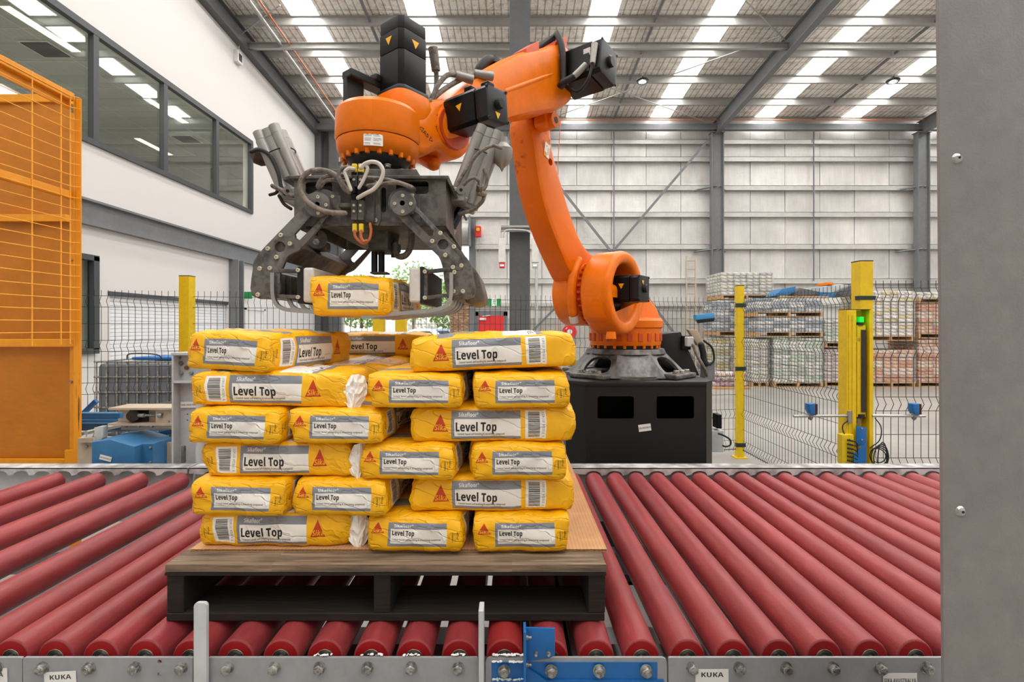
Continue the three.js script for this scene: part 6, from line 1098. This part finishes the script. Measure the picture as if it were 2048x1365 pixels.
{ // scanner on the fence
  const z = 6.0, t = thing('blue_scanner', 'blue barcode scanner head mounted on the wire fence', 'sensor', W(1412, 648, z)); part(t, 'body', pprism([[1392, 630], [1428, 626], [1430, 640], [1400, 645], [1393, 640]], z, 0.1, 0.004), mat('sky_blue_case', '#3f8fc0', 0.4)); part(t, 'window', pprism([[1394, 640], [1430, 636], [1428, 643], [1398, 647]], z - 0.01, 0.06, 0.002), M.motorCap); part(t, 'bracket', bar(W(1428, 638, z + 0.05), W(1440, 634, z + 0.1), 0.02, 0.02), M.steelGrey);
}
// ---------------------------------------------------------------- wrapped pallets far right
const M_film = new THREE.MeshStandardMaterial({ color: '#f4efec', roughness: 0.25, transparent: true, opacity: 0.16, bumpMap: rep(T.crinkle, 1.2), bumpScale: 0.02 }); M_film.name = 'stretch_film';
const M_pine = mat('raw_pallet_pine', '#c39a6c', 0.85, 0, { map: rep(T.mottle, 3) });
const M_carton = mat('carton_side', '#cbb9a4', 0.8, 0, { map: rep(T.mottle, 2) });
const sackTone = {}; const sackMat = (h) => sackTone[h] || (sackTone[h] = mat('sack_' + h, h, 0.6, 0, { map: rep(T.dirt, 2) }));
const sackG = bx(-0.19, 0.19, 0.0, 0.088, -0.28, 0.28, 0.03, 2), plainSack = prep(sackG); boxUV(plainSack);
function wrapped(px0, px1, py0, py1, z, tones, label, carton) {
  const x0 = X(px0, z), x1 = X(px1, z), yb = Y(py1, z), yt = Y(py0, z), t = thing('wrapped_pallet', label, 'pallet', V((x0 + x1) / 2, yb, -z - 0.58), 'wrapped pallets in storage');
  const w = x1 - x0, n = Math.max(1, Math.round(w / 0.4)), sw = w / n, h = yt - yb - 0.13, m = Math.max(1, Math.round(h / 0.092)), sh = h / m;
  for (const yy of [0, 0.11]) for (let i = 0; i < 4; i++) part(t, 'pallet_board', bx(x0, x1, yb + yy, yb + yy + 0.02, -z - i * 0.34, -z - i * 0.34 - 0.14), M_pine); for (const xx of [x0, (x0 + x1) / 2 - 0.03, x1 - 0.06]) part(t, 'pallet_block', bx(xx, xx + 0.06, yb + 0.02, yb + 0.11, -z, -z - 1.16), M_pine);
  if (carton) part(t, 'carton', bx(x0 + 0.01, x1 - 0.01, yb + 0.132, yt, -z - 0.02, -z - 1.12, 0.02), M_carton);
  else for (let j = 0; j < m; j++) for (let d = 0; d < 2; d++) for (let i = 0; i < n; i++) {
    if (d === 1 && i > 0 && i < n - 1) continue;
    const s = new THREE.Mesh(plainSack, sackMat(tones[(j * 5 + i * 3 + d + (j >> 1)) % tones.length])); s.name = 'sack'; s.scale.set(sw / 0.385, sh / 0.088, 1); s.position.set(x0 + (i + 0.5) * sw - t.position.x + rr(-0.012, 0.012), 0.132 + j * sh, -z - 0.29 - d * 0.57 - t.position.z + rr(-0.02, 0.02)); s.rotation.y = rr(-0.03, 0.03); s.castShadow = s.receiveShadow = true; t.add(s);
  }
  const fg = new THREE.BoxGeometry(w + 0.03, yt - yb - 0.1, 1.2, 10, 8, 10), p = fg.attributes.position; for (let i = 0; i < p.count; i++) { p.setX(i, p.getX(i) + rr(-0.006, 0.006)); p.setZ(i, p.getZ(i) + rr(-0.006, 0.006)); } fg.computeVertexNormals(); fg.translate((x0 + x1) / 2, (yb + yt) / 2 + 0.06, -z - 0.58);
  part(t, 'stretch_film', fg, M_film);
}
const fl = (z) => CY + HC * F / z;                             // floor line in pixels at distance z
const GW = ['#d9d6cf', '#cfcabf', '#b9b6ae', '#dcd8c4'], GG = ['#d9dcd2', '#b8c9b4', '#cfd0c8', '#e3e1da', '#a9b3a2'], OR = ['#d9a582', '#cf8f66', '#e0c7b0', '#c97f50', '#d7bba6'], PK = ['#d9c8c2', '#b99aa4', '#cdbcb2', '#dccfc8'], BG = ['#7d8b9c', '#c3c8cc', '#95a0aa', '#dad9d4'], YG = ['#cdbb6a', '#d7d3c4', '#b9ad84', '#e0dccf'];
wrapped(1436, 1512, 676, fl(14.7), 14.7, YG, 'wrapped pallet of yellowish sacks on the floor behind the slim yellow post'); wrapped(1436, 1512, 601, 672, 14.7, BG, 'wrapped pallet of blue-grey sacks, second in the stack behind the slim yellow post'); wrapped(1443, 1546, 545, 599, 14.7, GW, 'translucent wrapped load, topmost of the stack behind the slim yellow post');
wrapped(1503, 1537, 679, fl(13.4), 13.4, GW, 'narrow wrapped pallet of grey sacks beside the white and green ones'); wrapped(1548, 1646, 677, fl(13.3), 13.3, GG, 'wrapped pallet of white and green sacks on the floor'); wrapped(1515, 1646, 636, 674, 13.3, BG, 'low wrapped pallet, second in the stack on the white and green sacks'); wrapped(1512, 1646, 597, 634, 13.3, BG, 'low wrapped pallet with loose film, topmost on the white and green sacks');
wrapped(1650, 1722, 699, fl(13.5), 13.5, PK, 'wrapped pallet of mauve and white sacks on the floor behind the light curtain'); wrapped(1650, 1722, 640, 695, 13.5, GG, 'wrapped pallet of pale green sacks stacked behind the light curtain');
wrapped(1738, 1830, 701, fl(13.3), 13.3, OR, 'wrapped pallet of orange and white sacks on the floor right of the tall post'); wrapped(1736, 1828, 583, 682, 13.3, ['#e3ddd6', '#d9c88a', '#e6dfd8', '#d7cfc8'], 'tall wrapped pallet of cream and yellow sacks stacked right of the tall post');
wrapped(1838, 1930, 680, fl(13.4), 13.4, OR, 'wrapped pallet of orange sacks on the floor beside the grey machine post'); wrapped(1838, 1930, 609, 677, 13.4, OR, 'wrapped pallet of orange sacks stacked beside the grey machine post'); wrapped(1838, 1930, 585, 607, 13.4, GW, 'thin wrapped layer topmost beside the grey machine post');
{ // pile in film on the floor
  const z = 12.9, x0 = X(1426, z), x1 = X(1500, z), t = thing('film_bundle', 'low bundle of pinkish bags under clear film on the floor', 'bundle', V((x0 + x1) / 2, 0, -z - 0.5)); part(t, 'pallet_base', bx(x0, x1, 0, 0.06, -z, -z - 1, 0.01), M_pine);
  for (let j = 0; j < 3; j++) for (let i = 0; i < 4; i++) { const s = part(t, 'sack', bx(0.02, 0.4, 0, 0.13, 0, -0.6, 0.05, 3).translate(x0 + i * 0.18 * (1 - j * 0.1) + j * 0.03, 0.06 + j * 0.13, -z - rr(0, 0.1)), sackMat(PK[(i + j) % 4])); }
}
{ // blue plastic parts and grey offcuts heaped on the stack
  const z = 13.4, t = thing('scrap_heap', 'heap of blue crates and grey offcuts on top of the wrapped pallets', 'heap', W(1610, 600, z));
  const add = (name, pts, m, dz = 0) => part(t, name, pprism(pts, z + dz, 0.5, 0.01), m);
  add('blue_crate', [[1548, 592], [1565, 578], [1592, 573], [1590, 584], [1570, 594]], M.blueDusty); add('blue_crate', [[1638, 584], [1674, 586], [1668, 595], [1640, 595]], M.blueDusty); add('grey_offcut', [[1586, 590], [1600, 576], [1640, 584], [1636, 595], [1596, 595]], M.steelDark, 0.1); add('grey_offcut', [[1670, 586], [1700, 572], [1722, 570], [1722, 590], [1690, 594]], M.steelDark, 0.1); add('white_board', [[1610, 578], [1680, 568], [1700, 572], [1690, 586], [1640, 588]], M.frameGrey, 0.25); add('orange_tag', [[1656, 565], [1667, 565], [1667, 570], [1656, 570]], M.orange, 0.2); add('timber_piece', [[1560, 592], [1660, 593], [1660, 596], [1560, 596]], M_pine, -0.05);
}
// ---------------------------------------------------------------- outside the doorway
{
  struct('ground_outside', bx(-40, 40, -0.35, -0.02, -ZW - 0.36, -90), mat('sunlit_concrete', '#b9b6b0', 0.9, 0, { map: rep(T.mottle, 0.2) })).userData = { kind: 'structure', label: 'bright concrete yard outside' };
  // brick wall at the right of the opening: each brick its own piece
  const z = 21.5, x0 = X(900, z), x1 = X(960, z), t = thing('brick_pier', 'pale orange brick pier outside the doorway', 'wall', V((x0 + x1) / 2, 0, -z)), bm = ['#dcae8c', '#d6a380', '#e3bd9e', '#cf9a78'].map((c) => mat('brick_' + c, c, 0.85, 0, { map: rep(T.mottle, 4) }));
  part(t, 'mortar', bx(x0, x1, -0.02, 2.9, -z - 0.02, -z - 0.3), mat('mortar', '#c9bfb2', 0.9)); const bw = 0.23, bh = 0.076, g = prep(new THREE.BoxGeometry(bw - 0.012, bh - 0.012, 0.11)); boxUV(g);
  for (let r = 0; r < 36; r++) for (let x = x0 + (r % 2 ? bw / 2 : 0); x < x1 - bw * 0.6; x += bw) { const m = new THREE.Mesh(g, bm[Math.floor(rnd() * 4)]); m.name = 'brick'; m.position.set(x + bw / 2 - t.position.x, r * bh + bh / 2 - 0.02, 0.03); m.castShadow = m.receiveShadow = true; t.add(m); }
}
function tree(px, pyT, pyB, z, rx, label, hex) {
  const c = W(px, (pyT + pyB) / 2, z), t = thing('tree', label, 'tree', V(c.x, 0, -z), 'trees outside the doorway'), h = Y(pyT, z);
  part(t, 'trunk', cyl(V(c.x, 0, -z), V(c.x + 0.1, h * 0.6, -z), 0.18, 0.1, 10), mat('bark', '#6e5c48', 0.9)); const leafG = new THREE.IcosahedronGeometry(0.16, 0), l = [];
  for (let i = 0; i < 700; i++) { const a = rnd() * 6.283, b = Math.acos(rr(-1, 1)), r = Math.cbrt(rr(0.15, 1)); const g = leafG.clone(); g.scale(rr(0.6, 1.3), rr(0.4, 0.9), rr(0.6, 1.3)); g.rotateZ(rnd() * 3); g.translate(c.x + rx * r * Math.sin(b) * Math.cos(a), h * 0.62 + h * 0.38 * r * Math.cos(b), -z + rx * r * Math.sin(b) * Math.sin(a)); l.push(g); }
  part(t, 'foliage', l, mat('leaf_' + hex, hex, 0.8), { kind: 'stuff' });
}
tree(722, 548, 640, 44, 2.8, 'pale green rounded tree outside, left of the pusher rods', '#86a05e'); tree(826, 522, 640, 56, 4.0, 'tallest hazy green tree outside behind the pusher rods', '#8ba566'); tree(905, 556, 640, 42, 2.6, 'olive green tree outside beside the brick pier', '#7c9656');
{ // parked cars far off
  const car = (px, z, hex, label) => { const c = W(px, 655, z), t = thing('parked_car', label, 'car', V(c.x, -0.02, -z)), m = mat('car_' + hex, hex, 0.3, 0.1); const s = smoothPoly([[-2, 0.3], [-1.9, 0.75], [-1.2, 0.9], [-0.7, 1.4], [0.8, 1.42], [1.4, 0.92], [2, 0.8], [2.05, 0.3]], 4).map(([a, b]) => [a + c.x, b]); part(t, 'body', prism(s, -z, -z - 1.7, 0.06), m); for (const dx of [-1.25, 1.3]) part(t, 'wheel', cyl(V(c.x + dx, 0.3, -z + 0.02), V(c.x + dx, 0.3, -z - 0.2), 0.31, 0.31, 20), M.rubber); part(t, 'side_window', prism([[c.x - 0.9, 0.95], [c.x - 0.55, 1.3], [c.x + 0.7, 1.32], [c.x + 1.15, 0.95]], -z + 0.005, -z - 0.01), mat('car_glass', '#39444c', 0.1)); };
  car(840, 36, '#e9e9e9', 'white car parked outside the doorway'); car(878, 39, '#8a95a4', 'silver blue car parked outside beside the white one'); car(715, 37, '#c9c2b4', 'beige car parked outside left of the yellow posts');
}
{ const z = 60; struct('building_far', [bx(-34, -3, 0, 4.2, -z, -z - 10), bx(-34, -3, 4.2, 4.6, -z + 0.3, -z - 10)], mat('pale_render', '#cfcac0', 0.9)).userData = { kind: 'structure', label: 'pale low building across the yard' }; }

renderer.render(scene, camera);
